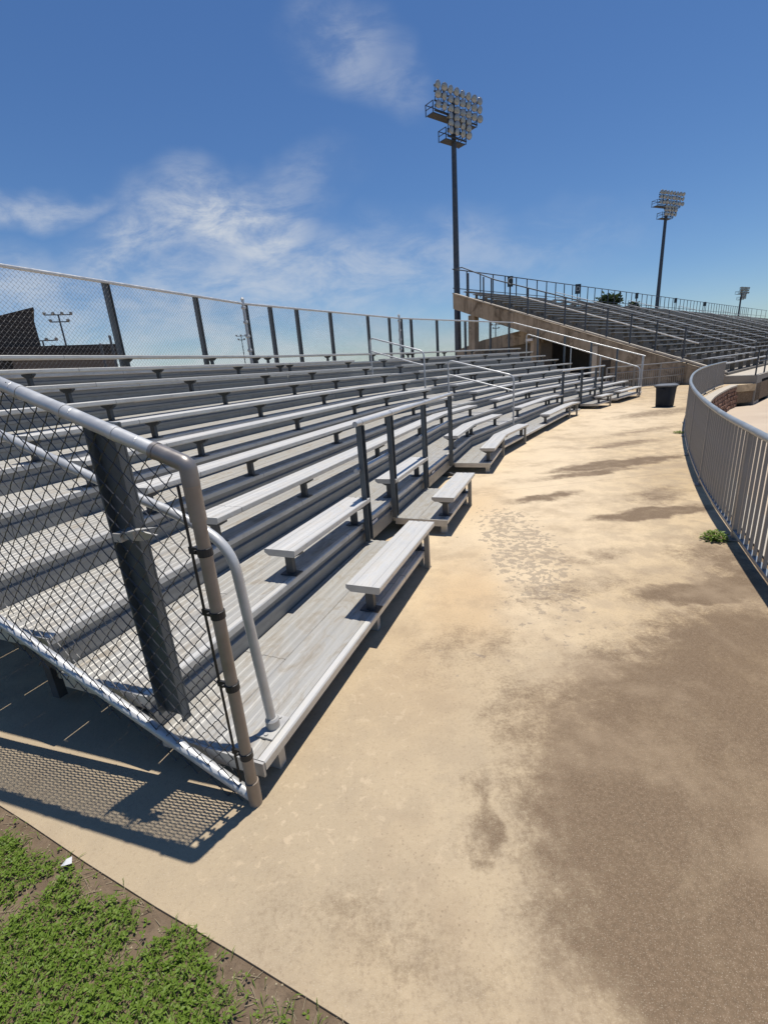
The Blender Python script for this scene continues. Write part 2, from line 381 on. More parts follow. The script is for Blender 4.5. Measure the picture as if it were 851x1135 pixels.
LABELS = ['nearest stretch of silver aluminium bleachers, behind the sloping chain-link end fence',
          'middle stretch of aluminium bleachers, split by the aisle with two looped handrails',
          'farthest stretch of aluminium bleachers, ending at the tall pale guardrail before the concrete stadium']
for k in range(3):
    T, N = FR[k]
    sec = thing('bleacher_section', LABELS[k], 'bleachers', W(k, LEN[k] / 2, 0, 0), 'sections of the aluminium bleachers')
    for i in range(1, 11):
        n0, z0 = seat_n(i), seat_z(i)
        for a, b in SEATS[k][i]:
            mb = MB(); extrude(mb, k, a, b, SEATP, n0, z0)
            seat = mb.build('seat_plank', M['seat'], sec)
            A = -n0 * math.tan(HALF[k]) if a == 'A' else a
            B = LEN[k] + n0 * math.tan(HALF[k + 1]) if b == 'B' else b
            if k == 0 and b == 'B' and a == 0: pos = [.1, 1.42, 3.44, 5.48] + ([7.0] if B > 7.15 else [])
            else:
                m = max(1, round((B - A - .3) / 2.0)); pos = [A + .12 + (B - A - .24) * q / m for q in range(m + 1)]
            for s in pos:
                if i == 1 and k == 0 and (a, b) == (0, 1.361) and s > 1:   # far end leg stands on the ground
                    s = 1.26
                bracket_obj('support_bracket', seat, k, s, n0, z0 - DZ)
            if i == 1:      # ground legs under the front bench where the platform edge runs out
                mb = MB()
                for s in (pos[-1],):
                    mb.box(W(k, s, .045, (z0 - .05) / 2), T * .018, N * .022, ZU * ((z0 - .05) / 2))
                mb.build('ground_leg', M['riser'], seat)
        for a, b in SEATS[k][i]:
            for e_, sg in ((a, -1), (b, 1)):
                if not isinstance(e_, str):
                    mb = MB(); q = sorted((e_ + sg * .0005, e_ + sg * .004)); extrude(mb, k, q[0], q[1], [(-.001, .001), (.251, .001), (.251, -.026), (.217, -.051), (.011, -.051), (-.001, -.041)], n0, z0); mb.build('end_cap', M['fascia'], sec)
        for a, b in TREADS[k][i]:
            zt = tread_z(i); gap = .004 + .0004 * i
            for q, nn in enumerate((n0 + DN + .0415, n0 + DN + .3405)):
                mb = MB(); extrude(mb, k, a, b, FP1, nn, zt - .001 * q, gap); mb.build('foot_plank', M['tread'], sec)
            mb = MB(); extrude(mb, k, a, b, [(0, -.008), (.006, 0), (.04, 0), (.04, -.03), (.012, -.03), (.012, -.047), (0, -.047)], n0 + DN, zt + .001, gap)
            mb.build('nosing', M['seat'], sec)
            if isinstance(a, float) or isinstance(a, int):      # angle closing the plank ends
                mb = MB(); extrude(mb, k, a - .014, a - .002, [(0, -.075), (0, -.002), (DEP - .03, -.002), (DEP - .03, -.075)], n0 + DN + .004, zt, gap)
                mb.build('end_angle', M['fascia'], sec)
        if i > 1:
            lo = tread_z(i - 1) - .046; hi = tread_z(i) - .05
            h = hi - lo
            prof = [(0, 0), (0, h - .095), (-.008, h - .09), (-.008, h - .06), (0, h - .055), (.016, h - .05), (.016, h), (.022, h), (.022, 0)]
            a, b = TREADS[k][i][0]
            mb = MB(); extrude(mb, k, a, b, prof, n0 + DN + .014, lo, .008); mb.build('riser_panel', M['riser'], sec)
    # lower riser facing the gaps in the first row
    # steel frames under the stand
    for s in np.arange(-1.1 if k == 0 else .6, LEN[k] + (0 if k < 2 else -.2), 2.0):
        mb = MB()
        mb.box(W(k, s, 3.25, .86), T * .03, N * 2.9 + ZU * 2.9 * RISE / DEP, ZU * .05)
        for n in (.4, 1.7, 3.2, 4.7, 6.0):
            zt = max(.04, -.2 + n * RISE / DEP)
            mb.box(W(k, s, n, zt / 2 + .02), T * .025, N * .03, ZU * (zt / 2 - .02))
        mb.build('support_frame', M['bracket'], sec)
    if k == 0:   # first-row platform edge legs
        for s in (-1.1, .15, 1.3, 2.2, 3.3, 5.2):
            MB().box(W(0, s, DN + .06, .065), T * .025, N * .03, ZU * .063).build('platform_leg', M['fascia'], sec)
    tag_lbl = {0: [(1.62, 'a')], 1: [], 2: []}[k]
    for s, _ in tag_lbl:
        mb = MB(); mb.box(W(0, s, DEP + DN + .018, .255), T * .075, N * .002, ZU * .062); mb.build('sticker', M['white'], sec)
        mb = MB(); mb.box(W(0, 3.9, DEP + DN + .018, .255), T * .075, N * .002, ZU * .062); mb.build('sticker', M['white'], sec)

# ------------------------------------------------------------------ chain link
def chain_link(mb, O, D, N, L0, L1, zb, zt, h=.033, r=.0017, sides=4, eps=.0022, bow=True):
    """woven wire: strip k zigzags between x=k*h and (k+1)*h in the vertical plane through O along D"""
    k0 = int(math.ceil(L0 / h)); k1 = int(L1 / h)
    for k in range(k0, k1):
        x0 = k * h; b = zb(x0); t = zt(x0)
        j0 = int(math.floor(b / h)); j1 = int(math.floor(t / h)); pts = []
        for j in range(j0, j1 + 1):
            up = (j + k) % 2
            x = x0 - .0016 if not up else x0 + h + .0016
            pts.append(O + D * x + ZU * (j * h) + N * (eps if up else -eps))
            if bow and j < j1:
                pts.append(O + D * (x0 + h / 2) + ZU * ((j + .5) * h) + N * (eps * .2) + ZU * (.0035 if up else -.0035))
        if len(pts) > 1: mb.tube(pts, r, sides, False)
T, N = FR[0]
O = W(0, -1.31, 0, 0)
def P(n, z, ds=0): return O + N * n + ZU * z + T * ds
ztop = lambda n: 1.535 + .365 * (n - .105)
zbot = lambda n: (.035 + .452 * (n - .12)) if n < 1.6 else (.704 + .335 * (n - 1.6))
fe = thing('chain_link_fence', 'sloping chain-link end fence with a wide dark post and tan corner post by the grass', 'fence', P(.1, 0))
nE = 6.2
mb = MB(); mb.tube([P(.104, .0), P(.104, 1.47)], .0245, 18); mb.build('corner_post', M['oldpipe'], fe, smooth=True)
for za, zb_ in ((.002, .125), (1.33, 1.475)):
    mb = MB(); mb.tube([P(.104, za), P(.104, zb_)], .0295, 18); mb.build('post_sleeve', M['oldpipe'], fe, smooth=True)
mb = MB(); mb.tube(smoothpath([P(.104, 1.46), P(.104, ztop(.104)), P(.24, ztop(.24))], .018), .0305, 18); mb.tube([P(.23, ztop(.23)), P(.245, ztop(.245))], .0325, 18)
mb.build('elbow', simple('dull cast elbow', (.22, .2, .19), (.3, .28, .26), 12, .5, .42), fe, smooth=True)
mb = MB(); mb.tube([P(.235, ztop(.235)), P(nE, ztop(nE))], .0265, 18)
for n in (.42, .66, .88, 2.0, 3.4): mb.tube([P(n - .012, ztop(n - .012)), P(n + .012, ztop(n + .012))], .0285, 18)
mb.build('top_rail', M['pipe'], fe, smooth=True)
mb = MB(); mb.tube([P(.12, zbot(.12)), P(1.6, zbot(1.6)), P(nE, zbot(nE))], .0245, 16); mb.build('bottom_rail', M['pipe'], fe, smooth=True)
mb = MB(); mb.tube([P(nE, 2.2), P(nE, ztop(nE))], .03, 16); mb.build('end_post', M['pipe'], fe, smooth=True)
for nn, hw in ((.55, .078), (2.4, .06), (4.3, .06)):
    zl = zbot(nn) + .08 if nn < 1 else zbot(nn) - .2; zh = ztop(nn) - .015
    c = (zl + zh) / 2; hh = (zh - zl) / 2
    mb = MB(); mb.box(P(nn, c, .075), N * hw, T * .006, ZU * hh)
    for sg in (-1, 1): mb.box(P(nn + sg * (hw - .005), c, .051), N * .005, T * .018, ZU * (hh - .001))
    mb.build('channel_post', M['channel'], fe, bevel=.003)
mb = MB(); mb.tube([P(.168, .1), P(.168, 1.46)], .0058, 8); mb.build('tension_bar', M['band'], fe)
for z in (.27, .62, .95, 1.21):
    mb = MB(); mb.lathe(P(.104, z - .016), [(.026, 0), (.0285, .001), (.0285, .031), (.026, .032)], 18)
    mb.box(P(.152, z), N * .026, T * .005, ZU * .014); mb.tube([P(.142, z, -.016), P(.142, z, .016)], .006, 8)
    mb.build('tension_band', M['band'], fe)
mb = MB()
mb.box(P(.485, 1.245, .02), N * .03, T * .02, ZU * .016); mb.prism([P(.46, 1.262, .03), P(.47, 1.262, -.02), P(.36, 1.27, .04)], ZU * .006)
mb.prism([P(.47, 1.225, .0), P(.44, 1.26, .02), P(.39, 1.235, .05), P(.44, 1.215, .03)], T * .008)
mb.box(P(.53, 1.238, .03), N * .02, T * .045, ZU * .018)
mb.build('latch_bracket', M['fascia'], fe)
mb = MB(); chain_link(mb, O - T * .012 + N * .0115, N, T, .157, nE - .05, lambda n: zbot(n) - .06, lambda n: ztop(n) + .03, .0395, .0026)
mb.build('wire_mesh', M['wire'], fe)
for n in list(np.arange(.3, 2.4, .3)):      # tie wires
    for zz, rr in ((ztop(n), .0285), (zbot(n), .0265)):
        mb = MB(); mb.tube([P(n + .004 * math.sin(q), zz + rr * math.sin(q), rr * math.cos(q)) for q in np.linspace(-2.6, 2.6, 14)], .0014, 5)
        mb.build('tie_wire', M['pipe'], fe)

# handrail beside the fence
hr = thing('stair_handrail', 'bent galvanised stair handrail behind the chain-link end fence, bolted to the first plank', 'handrail', W(0, -1.06, .148, tread_z(1)))
def hpt(n, z): return W(0, -1.065 + .0 * n, n, z)
mb = MB(); mb.tube(smoothpath([hpt(.148, tread_z(1) + .005), hpt(.205, 1.12), hpt(.43, 1.243), hpt(.81, 1.365), hpt(1.55, 1.632), hpt(5.2, 2.9), hpt(5.25, tread_z(9))], .13, 8), .0225, 16)
mb.build('rail', M['pipe'], hr, smooth=True)
mb = MB(); mb.lathe(hpt(.148, tread_z(1) + .004), [(.033, 0), (.034, .05), (.026, .06)], 16)
mb.box(hpt(.148, tread_z(1) + .006), T * .075, N * .045, ZU * .005)
for a in (-1, 1): mb.lathe(hpt(.148, tread_z(1) + .01) + T * .058 * a, [(.01, 0), (.01, .008)], 8)
mb.build('base_plate', M['fascia'], hr)
for n, i in ((3.45, 6),):
    mb = MB(); mb.tube([hpt(n, tread_z(i)), hpt(n, 1.632 + (n - 1.55) * .347)], .02, 12); mb.build('post', M['pipe'], hr, smooth=True)

# ------------------------------------------------------------------ wheelchair bay guards
def guard(k, ss, label):
    T, N = FR[k]; n0 = .662; zl = .2; zh = 1.325
    g = thing('guard_rail', label, 'guard rail', W(k, ss[0], n0, 0), 'guard rails along the front of the bleachers')
    for s in ss:
        mb = MB(); mb.box(W(k, s, n0 + .018, (zl + zh) / 2), T * .042, N * .004, ZU * (zh - zl) / 2)
        for sg in (-1, 1): mb.box(W(k, s + sg * .039, n0 - .008, (zl + zh) / 2), T * .0035, N * .0215, ZU * ((zh - zl) / 2 - .001))
        mb.build('post', M['channel'], g)
    mb = MB(); mb.tube([W(k, ss[0] - .14, n0 - .02, zh + .03), W(k, ss[-1] + .1, n0 - .02, zh + .03)], .024, 14)
    for s in ss: mb.tube([W(k, s - .02, n0 - .02, zh + .03), W(k, s + .06, n0 - .02, zh + .03)], .028, 14)
    mb.build('top_rail', M['pipe'], g, smooth=True)
    for a, b in ((0, 1), (2, 3)):
        mb = MB(); mb.tube([W(k, ss[a] - .1, n0 + .03, .92), W(k, ss[b] + .05, n0 + .03, .92)], .022, 12); mb.build('mid_rail', M['pipe'], g, smooth=True)
    for s in ss:
        for z in (.3, .36): MB().lathe(W(k, s, n0 + .005, z), [(.01, 0), (.01, .008)], 8, -N).build('bolt', M['pipe'], g)
guard(0, (1.335, 2.1, 3.345, 4.81), 'nearer guard rail of four dark posts under a pipe, at the bleacher front gap')
guard(2, (.81, 2.36, 3.66, 4.34), 'small distant guard rail of four dark posts beyond the looped aisle handrails')

# ------------------------------------------------------------------ aisle handrails
def aisle(k, s, pts, posts, label, second=.35, group='looped handrails in the bleacher aisle', mat='pipe', r=.021):
    g = thing('aisle_handrail', label, 'handrail', W(k, s, pts[0][0], pts[0][1]), group)
    mb = MB(); mb.tube(smoothpath([W(k, s, n, z) for n, z in pts], .14, 7), r, 14); mb.build('loop_rail', M[mat], g, smooth=True)
    a, b = pts[1], pts[2]
    if second:
        mb = MB(); mb.tube([W(k, s, a[0], a[1] - second), W(k, s, b[0], b[1] - second)], r * .9, 12); mb.build('lower_rail', M[mat], g, smooth=True)
    for n, zb in posts:
        zt = a[1] + (b[1] - a[1]) * (n - a[0]) / (b[0] - a[0])
        mb = MB(); mb.tube([W(k, s, n, zb), W(k, s, n, zt)], r * .9, 12); mb.build('post', M[mat], g, smooth=True)
    return g
aisle(1, 2.25, [(2.95, tread_z(5)), (2.95, 2.17), (4.6, 2.66), (4.6, tread_z(8))], [], 'looped aisle handrail higher up the bleachers, just below the back fence')
aisle(1, 2.35, [(.62, tread_z(1)), (.62, 1.44), (2.32, 1.91), (2.32, tread_z(4))], [], 'looped aisle handrail lower down the bleachers, foot next to the front benches')
aisle(2, 7.62, [(.3, .002), (.3, 1.13), (5.35, 2.93), (5.35, tread_z(9))], [(1.9, .8), (3.2, 1.2)], 'shorter bright end handrail with a looped upper end, before the dark concrete void', 0, None, r=.024)
g = thing('end_guardrail', 'long bright guardrail sloping from the back fence corner down past the end of the bleachers', 'guardrail', W(2, 7.86, .3, 0))
mb = MB(); mb.tube([W(2, 7.86, 6.2, 3.53), W(2, 7.86, .2, 1.56)], .026, 14); mb.build('top_rail', M['pipe'], g, smooth=True)
for n in (.28, 1.3, 2.4, 3.6, 4.9):
    zt = 3.53 - (6.2 - n) * .3283
    mb = MB(); mb.box(W(2, 7.86, n, zt / 2), FR[2][0] * .03, FR[2][1] * .035, ZU * (zt / 2 - .002)); mb.build('post', M['pipe' if n < 1 else 'channel'], g)

# ------------------------------------------------------------------ back fence
NF = 6.2; ZF = 3.53
bf = thing('back_fence', 'chain-link back fence with pale top rail along the highest bleacher row', 'fence', W(0, 3, NF, 0))
kink = [W(0, LEN[0] + NF * math.tan(HALF[1]), NF, ZF), W(1, LEN[1] + NF * math.tan(HALF[2]), NF, ZF), W(2, 7.86, NF, ZF)]
start = W(0, -1.3, NF, ZF)
mb = MB(); mb.tube([start] + kink, .027, 14)
mb.build('top_rail', M['pipe'], bf, smooth=True)
def fpost(p, k, hw=.062, d=.03):
    T, N = FR[k]; zl = 2.0; zh = ZF - .01
    mb = MB(); mb.box(V(p[0], p[1], (zl + zh) / 2) + N * d, T * hw, N * .005, ZU * (zh - zl) / 2)
    for sg in (-1, 1): mb.box(V(p[0], p[1], (zl + zh) / 2) + N * (d - .022) + T * sg * (hw - .004), T * .004, N * .018, ZU * ((zh - zl) / 2 - .001))
    mb.build('post', M['channel'], bf)
POSTS = [(-4.949 - .75, 7.01 - 1.9, 0), (-4.369, 8.537, 0), (-3.609, 10.465, 0), (-2.997, 12.0, 0), (-2.66, 12.72, 1), (-2.155, 13.547, 1), (-1.381, 14.746, 1), (-.247, 16.322, 1), (.527, 17.394, 1), (1.041, 18.046, 1), (1.402, 18.453, 2), (2.53, 19.579, 2), (3.973, 20.974, 2), (5.422, 22.425, 2), (6.71, 23.591, 2)]
for x, y, k in POSTS:
    q = V(x, y, 0); s = (q - K[k]) @ FR[k][0]; fpost(W(k, s, NF, 0), k)
for q, k in ((kink[0], 0), (kink[1], 1)):
    c = V(q[0], q[1], 0)
    mb = MB(); mb.tube([c + ZU * 1.9, c + ZU * (ZF + .1)], .035, 12)
    for z in np.arange(2.45, 3.5, .32): mb.lathe(c + ZU * z, [(.045, 0), (.06, .01), (.06, .05), (.045, .06)], 12)
    mb.lathe(c + ZU * (ZF + .08), [(.04, 0), (.045, .02), (.02, .06)], 12)
    mb.build('terminal_post', M['pipe'], bf, smooth=True)
ends = [start] + kink
for k in range(3):
    a, b = ends[k], ends[k + 1]; L = np.linalg.norm(b - a); D = (b - a) / L; Nn = V(-D[1], D[0], 0)
    mb = MB(); chain_link(mb, V(a[0], a[1], 0) - Nn * .03, D, Nn, 0, L, lambda x: 2.05, lambda x: ZF - .02, .035, .0023, 3, .003, False)
    mb.build('wire_mesh', M['backwire'], bf)

# ------------------------------------------------------------------ ground, walk, field
FENCE = [(1.2, -.9), (1.75, .5), (2.36, 1.95), (2.86, 3.05), (3.36, 4.08), (3.93, 5.22), (4.80, 6.78), (6.0, 8.78), (7.4, 10.95), (9.55, 14.0), (12.0, 17.1), (14.6, 19.9), (15.55, 20.8)]
def catmull(P, m=12):
    P = [np.array(p, float) for p in P]; P = [2 * P[0] - P[1]] + P + [2 * P[-1] - P[-2]]; out = []
    for i in range(1, len(P) - 2):
        for q in range(m):
            t = q / m; a, b, c, d = P[i - 1:i + 3]
            out.append(.5 * (2 * b + (c - a) * t + (2 * a - 5 * b + 4 * c - d) * t * t + (3 * b - 3 * c + d - a) * t ** 3))
    return out + [P[-2]]
FC = catmull(FENCE)
cum = np.concatenate([[0], np.cumsum([np.linalg.norm(b - a) for a, b in zip(FC, FC[1:])])])
def fpt(s, z, off=0):
    i = min(max(int(np.searchsorted(cum, s)) - 1, 0), len(FC) - 2); t = (s - cum[i]) / (cum[i + 1] - cum[i])
    p = FC[i] * (1 - t) + FC[i + 1] * t; d = FC[i + 1] - FC[i]; d = d / np.linalg.norm(d)
    return V(p[0] + d[1] * off, p[1] - d[0] * off, z), V(d[0], d[1], 0), V(d[1], -d[0], 0)
FL = cum[-1]
TS, NS = frame(R(48)); SF = V(15.6, 23.25, 0)
def G(s, n, z): return SF + TS * s + NS * n + ZU * z
FIELD_Z = -.95
def sheet(name, poly, z, thick, mat):
    mb = MB(); mb.prism([V(x, y, z) for x, y in poly], V(0, 0, -thick)); o = mb.build(name, mat); return tag(o, kind='structure')
fedge = [tuple(fpt(s, 0, .12)[0][:2]) for s in np.linspace(0, FL, 60)]
g1 = G(-.3, -2.75, 0); g2 = G(115, -2.75, 0)
# edge of the concrete against the grass
def edge(t): return V(-.23, .821, 0) + t * V(-.894, .448, 0)
far_l = edge(16)
walk_poly = [tuple(edge(16)[:2])] + [tuple((edge(t) + V(.012 * math.sin(t * 2.1), .01 * math.cos(t * 3.3), 0))[:2]) for t in np.arange(8, -1.2, -.4)] + [(1.0, -.75)] + fedge + [tuple(g1[:2]), tuple(G(-.3, 17, 0)[:2]), (-3, 40), (-22, 30)]
sheet('concrete_walk', walk_poly, 0, .3, M['walk'])
soil_poly = [(1.0, -60), (-300, -60), (-300, 400), tuple(G(115, 130, 0)[:2]), tuple(g2[:2]), tuple((g1 + TS * .1)[:2])] + [(x - .06, y + .03) for x, y in fedge[::-1]]
sheet('lawn_soil', soil_poly, -.009, .8, M['soil'])
mb = MB(); mb.prism([V(1500 * math.cos(a), 1500 * math.sin(a), FIELD_Z - .05) for a in np.linspace(0, 2 * math.pi, 64, False)], V(0, 0, -.5))
tag(mb.build('ground', M['turf']), kind='structure')
sheet('field_apron', [(1.25, -40), (1.3, -1)] + [(x - .02, y + .01) for x, y in fedge] + [tuple(g1[:2]), tuple(g2[:2]), tuple(G(115, -60, 0)[:2]), (60, -40)], FIELD_Z, .04, M['field'])

# ------------------------------------------------------------------ curved picket fence
pf = thing('picket_fence', 'long curving taupe metal picket fence along the outer edge of the concrete walk', 'fence', fpt(5, 0)[0])
HB, HT = .095, 1.05
mb = MB(); S = np.linspace(0, FL, 140); mb.tube([fpt(s, HT)[0] for s in S], .03, 12); mb.build('top_rail', M['pickettop'], pf, smooth=True)
def barsweep(z0, z1, hw):
    mb = MB(); vs = []
    for s in S:
        p, d, o = fpt(s, 0)
        vs += [p - o * hw + ZU * z0, p + o * hw + ZU * z0, p + o * hw + ZU * z1, p - o * hw + ZU * z1]
    fs = [(i * 4 + q, i * 4 + (q + 1) % 4, i * 4 + 4 + (q + 1) % 4, i * 4 + 4 + q) for i in range(len(S) - 1) for q in range(4)] + [(3, 2, 1, 0), tuple(4 * (len(S) - 1) + q for q in range(4))]
    return mb.add(vs, fs)
barsweep(HB - .025, HB + .005, .022).build('bottom_rail', M['pickettop'], pf)
pm = MB(); pm.box((0, 0, (HB + .005 + HT - .028) / 2), (.0115, 0, 0), (0, .0115, 0), (0, 0, (HT - .028 - HB - .005) / 2))
pme = bpy.data.meshes.new('picket'); pme.from_pydata(pm.v, [], pm.f); pme.materials.append(M['picket'])
postm = MB(); postm.box((0, 0, (HT - .02) / 2 + .005), (.025, 0, 0), (0, .025, 0), (0, 0, (HT - .02) / 2 - .006)); postm.box((0, 0, .012), (.07, 0, 0), (0, .07, 0), (0, 0, .006))
qme = bpy.data.meshes.new('fence_post'); qme.from_pydata(postm.v, [], postm.f); qme.materials.append(M['picket'])
rest = MB(); npk = 0
sp = np.arange(.1, FL, .132); s_first = 1.9
for j, s in enumerate(sp):
    p, d, o = fpt(s, 0); rz = math.atan2(d[1], d[0])
    if j % 16 == 8:
        q = bpy.data.objects.new('post', qme); COL.objects.link(q); q.parent = pf; q.location = p - LOC[pf.name]; q.rotation_euler.z = rz; continue
    if s > s_first and npk < 98:
        q = bpy.data.objects.new('picket', pme); COL.objects.link(q); q.parent = pf; q.location = p - LOC[pf.name]; q.rotation_euler.z = rz; npk += 1
    else:
        zc = (HB + .005 + HT - .028) / 2; rest.box(p + ZU * zc, d * .0115, o * .0115, ZU * (HT - .028 - HB - .005) / 2)
tag(rest.build('distant_pickets', M['picket'], pf), kind='stuff')

# retaining wall of split-face blocks under the fence
rw = thing('retaining_wall', 'low retaining wall of rough brown split-face blocks with a pale cap under the curving fence', 'wall', fpt(FL * .6, FIELD_Z)[0])
ch = (.0 - FIELD_Z - .06) / 5
for c in range(5):
    mb = MB(); s = .1 + (.2 if c % 2 else 0)
    while s < FL + .55:
        p, d, o = fpt(s + .2, 0, .27); jit = random.uniform(-.015, .03)
        z = FIELD_Z + ch * (c + .5)
        mb.box(p + ZU * z + o * (jit + (4 - c) * .02), d * (.196), o * .12, ZU * (ch / 2 - .008))
        # rough split face: a smaller proud slab
        mb.box(p + ZU * (z + random.uniform(-.01, .01)) + o * (jit + (4 - c) * .02 + .13), d * random.uniform(.14, .18), o * random.uniform(.012, .03), ZU * (ch / 2 - random.uniform(.02, .04)))
        s += .4
    mb.build('block_course', M['block'], rw)
mb = MB(); vs = []; SS = np.linspace(.05, FL + .95, 130)
for s in SS:
    p, d, o = fpt(s, 0)
    vs += [p + o * .135 + ZU * -.058, p + o * .44 + ZU * -.058, p + o * .44 + ZU * .008, p + o * .135 + ZU * .008]
fs = [(i * 4 + q, i * 4 + (q + 1) % 4, i * 4 + 4 + (q + 1) % 4, i * 4 + 4 + q) for i in range(len(SS) - 1) for q in range(4)] + [(3, 2, 1, 0), tuple(4 * (len(SS) - 1) + q for q in range(4))]
mb.add(vs, fs).build('cap', M['conclight'], rw)

# ------------------------------------------------------------------ rubbish bin
tc = thing('trash_can', 'navy blue plastic trash can with a grey lid standing on the walk', 'trash can', (9.34, 14.95, 0))
c = V(9.34, 14.95, 0)
def rsq(c, z, h, n=28, p=.35, rot=R(35)):
    out = []
    for q in range(n):
        a = 2 * math.pi * q / n; ca, sa = math.cos(a), math.sin(a)
        r = h / (abs(ca) ** (2 / p) + abs(sa) ** (2 / p)) ** (p / 2)
        x, y = r * ca, r * sa; out.append(c + V(x * math.cos(rot) - y * math.sin(rot), x * math.sin(rot) + y * math.cos(rot), z))
    return out
def loft(rings):
    mb = MB(); n = len(rings[0]); vs = [p for r_ in rings for p in r_]
    fs = [(i * n + q, i * n + (q + 1) % n, (i + 1) * n + (q + 1) % n, (i + 1) * n + q) for i in range(len(rings) - 1) for q in range(n)]
    fs += [tuple(range(n))[::-1], tuple((len(rings) - 1) * n + q for q in range(n))]
    return mb.add(vs, fs)
loft([rsq(c, .003, .20), rsq(c, .02, .215), rsq(c, .34, .228), rsq(c, .61, .245), rsq(c, .615, .262), rsq(c, .645, .262)]).build('bin_body', M['can'], tc, smooth=True)
loft([rsq(c, .64, .266), rsq(c, .645, .295), rsq(c, .685, .295), rsq(c, .69, .275), rsq(c, .71, .24), rsq(c, .713, .1)]).build('lid', M['lid'], tc, smooth=True)
for sg in (-1, 1):
    MB().box(c + V(.262 * sg * math.cos(R(35)), .262 * sg * math.sin(R(35)), .56), V(.02, .014, 0), V(-.035, .05, 0), V(0, 0, .02)).build('handle', M['can'], tc)

# ------------------------------------------------------------------ straight railing behind the bin
ra, rb = V(10.9, 22.1, 0), V(18.6, 24.35, 0)
D = (rb - ra) / np.linalg.norm(rb - ra); L = np.linalg.norm(rb - ra)
rl = thing('picket_railing', 'straight grey picket railing behind the trash can, in front of the concrete stadium wall', 'railing', ra)
Nr = V(-D[1], D[0], 0)
for z, r in ((1.12, .028), (.86, .022), (.5, .018), (.12, .02)):
    mb = MB(); mb.tube([ra + ZU * z, rb + ZU * z], r, 10); mb.build('rail', M['picket'], rl, smooth=True)
for j, s in enumerate(np.arange(0, L + .01, L / 5)):
    MB().box(ra + D * s + ZU * .57, D * .025, Nr * .025, ZU * .565).build('post', M['picket'], rl)
for s in np.arange(.13, L, .13):
    q = MB().box(ra + D * s + ZU * .49, D * .009, Nr * .009, ZU * .365).build('picket', M['picket'], rl)

# ------------------------------------------------------------------ concrete stadium
SL = 112.; RS = .366
gs = thing('stadium_stand', 'large concrete stadium stand with rows of grey benches behind the bleachers', 'grandstand', G(0, 5, 0))
nosez = lambda n: 1.044 + RS * n
poly = [(-1.5, .36), (14.62, nosez(14.62)), (14.62, nosez(14.62) - .95), (13.2, nosez(13.2) - .98), (4.6, nosez(4.6) - 1.05), (4.6, 0), (-1.5, 0)]
mb = MB(); mb.prism([G(0, n, z) for n, z in poly], TS * .45); mb.build('end_wall', M['conc'], gs)
for n in (9.9, 10.9, 7.4, 5.6):
    mb = MB(); mb.prism([G(-.03, n, nosez(n) - .12), G(-.03, n + .35, nosez(n + .35) - .12), G(-.03, n + .35, nosez(n + .35) - 1.0), G(-.03, n, nosez(n) - 1.0)], TS * .028)
    mb.build('pilaster', M['conc'], gs)
mb = MB(); mb.prism([G(-.06, -1.5, nosez(-1.5)), G(-.06, 14.62, nosez(14.62)), G(-.06, 14.62, nosez(14.62) + .07), G(-.06, -1.5, nosez(-1.5) + .07)], TS * .3)
mb.build('coping', M['conclight'], gs)
NR = 21
# stepped deck as one long concrete part
prof = []
n0 = -1.5; z0 = .48
for j in range(NR):
    prof += [(n0 + .76 * j, .2 + RS * .76 * j), (n0 + .76 * j, .48 + RS * .76 * j)]
prof += [(n0 + .76 * NR, .48 + RS * .76 * (NR - 1)), (n0 + .76 * NR, .48 + RS * .76 * (NR - 1) - .5), (n0 + .2, -.1)]
mb = MB(); mb.prism([G(.46, n, z) for n, z in prof], TS * (SL - .46)); mb.build('seating_deck', M['deck'], gs)
AIS = [(.5, 11.6), (12.9, 27.5), (28.8, 44.5), (45.8, 66), (67.3, SL)]
for j in range(NR):
    nn = n0 + .76 * j; zz = .48 + RS * .76 * j
    for a, b in AIS:
        mb = MB(); mb.box(G((a + b) / 2, nn + .27, zz + .41), TS * (b - a) / 2, NS * .14, ZU * .022)
        q = mb.build('bench', M['bench'], gs)
        mb = MB(); mb.box(G((a + min(b, 70)) / 2, nn + .3, zz + .372), TS * (min(b, 70) - a) / 2 * .98, NS * .03, ZU * .014)
        for s in np.arange(a + .3, min(b, 70), 1.9): mb.box(G(s, nn + .3, zz + .18), TS * .02, NS * .1, ZU * .18)
        mb.build('bench_support', M['deck'], q)
# aisle steps
for a, b in zip([x[1] for x in AIS][:-1], [x[0] for x in AIS][1:]):
    for j in range(NR - 1):
        mb = MB(); mb.box(G((a + b) / 2, n0 + .76 * j + .6, .48 + RS * .76 * j + .072), TS * (b - a - .25) / 2, NS * .155, ZU * .07)
        mb.build('aisle_step', M['conclight'], gs)
# front wall and walkway
FWP = ((-2.75, FIELD_Z), (-2.75, .36), (-1.52, .36), (-1.52, FIELD_Z))
for s0, s1 in ((-.3, .9), (3.3, SL)):
    mb = MB(); mb.prism([G(s0, n, z) for n, z in FWP], TS * (s1 - s0)); mb.build('front_wall', M['frontwall'], gs)
mb = MB(); mb.prism([G(.9, n, z) for n, z in ((-2.748, .12), (-2.748, .358), (-1.52, .358), (-1.52, .12))], TS * 2.4); mb.build('lintel', M['frontwall'], gs)
mb = MB(); mb.box(G(2.1, -1.6, -.31), TS * 1.19, NS * .03, ZU * .42); mb.build('tunnel_shade', M['dark'], gs)  # dark slab stands in for the shade inside the wall opening
mb = MB(); mb.box(G(40, -2.14, .364), TS * 40, NS * .63, ZU * .003); mb.build('walkway', M['conclight'], gs)
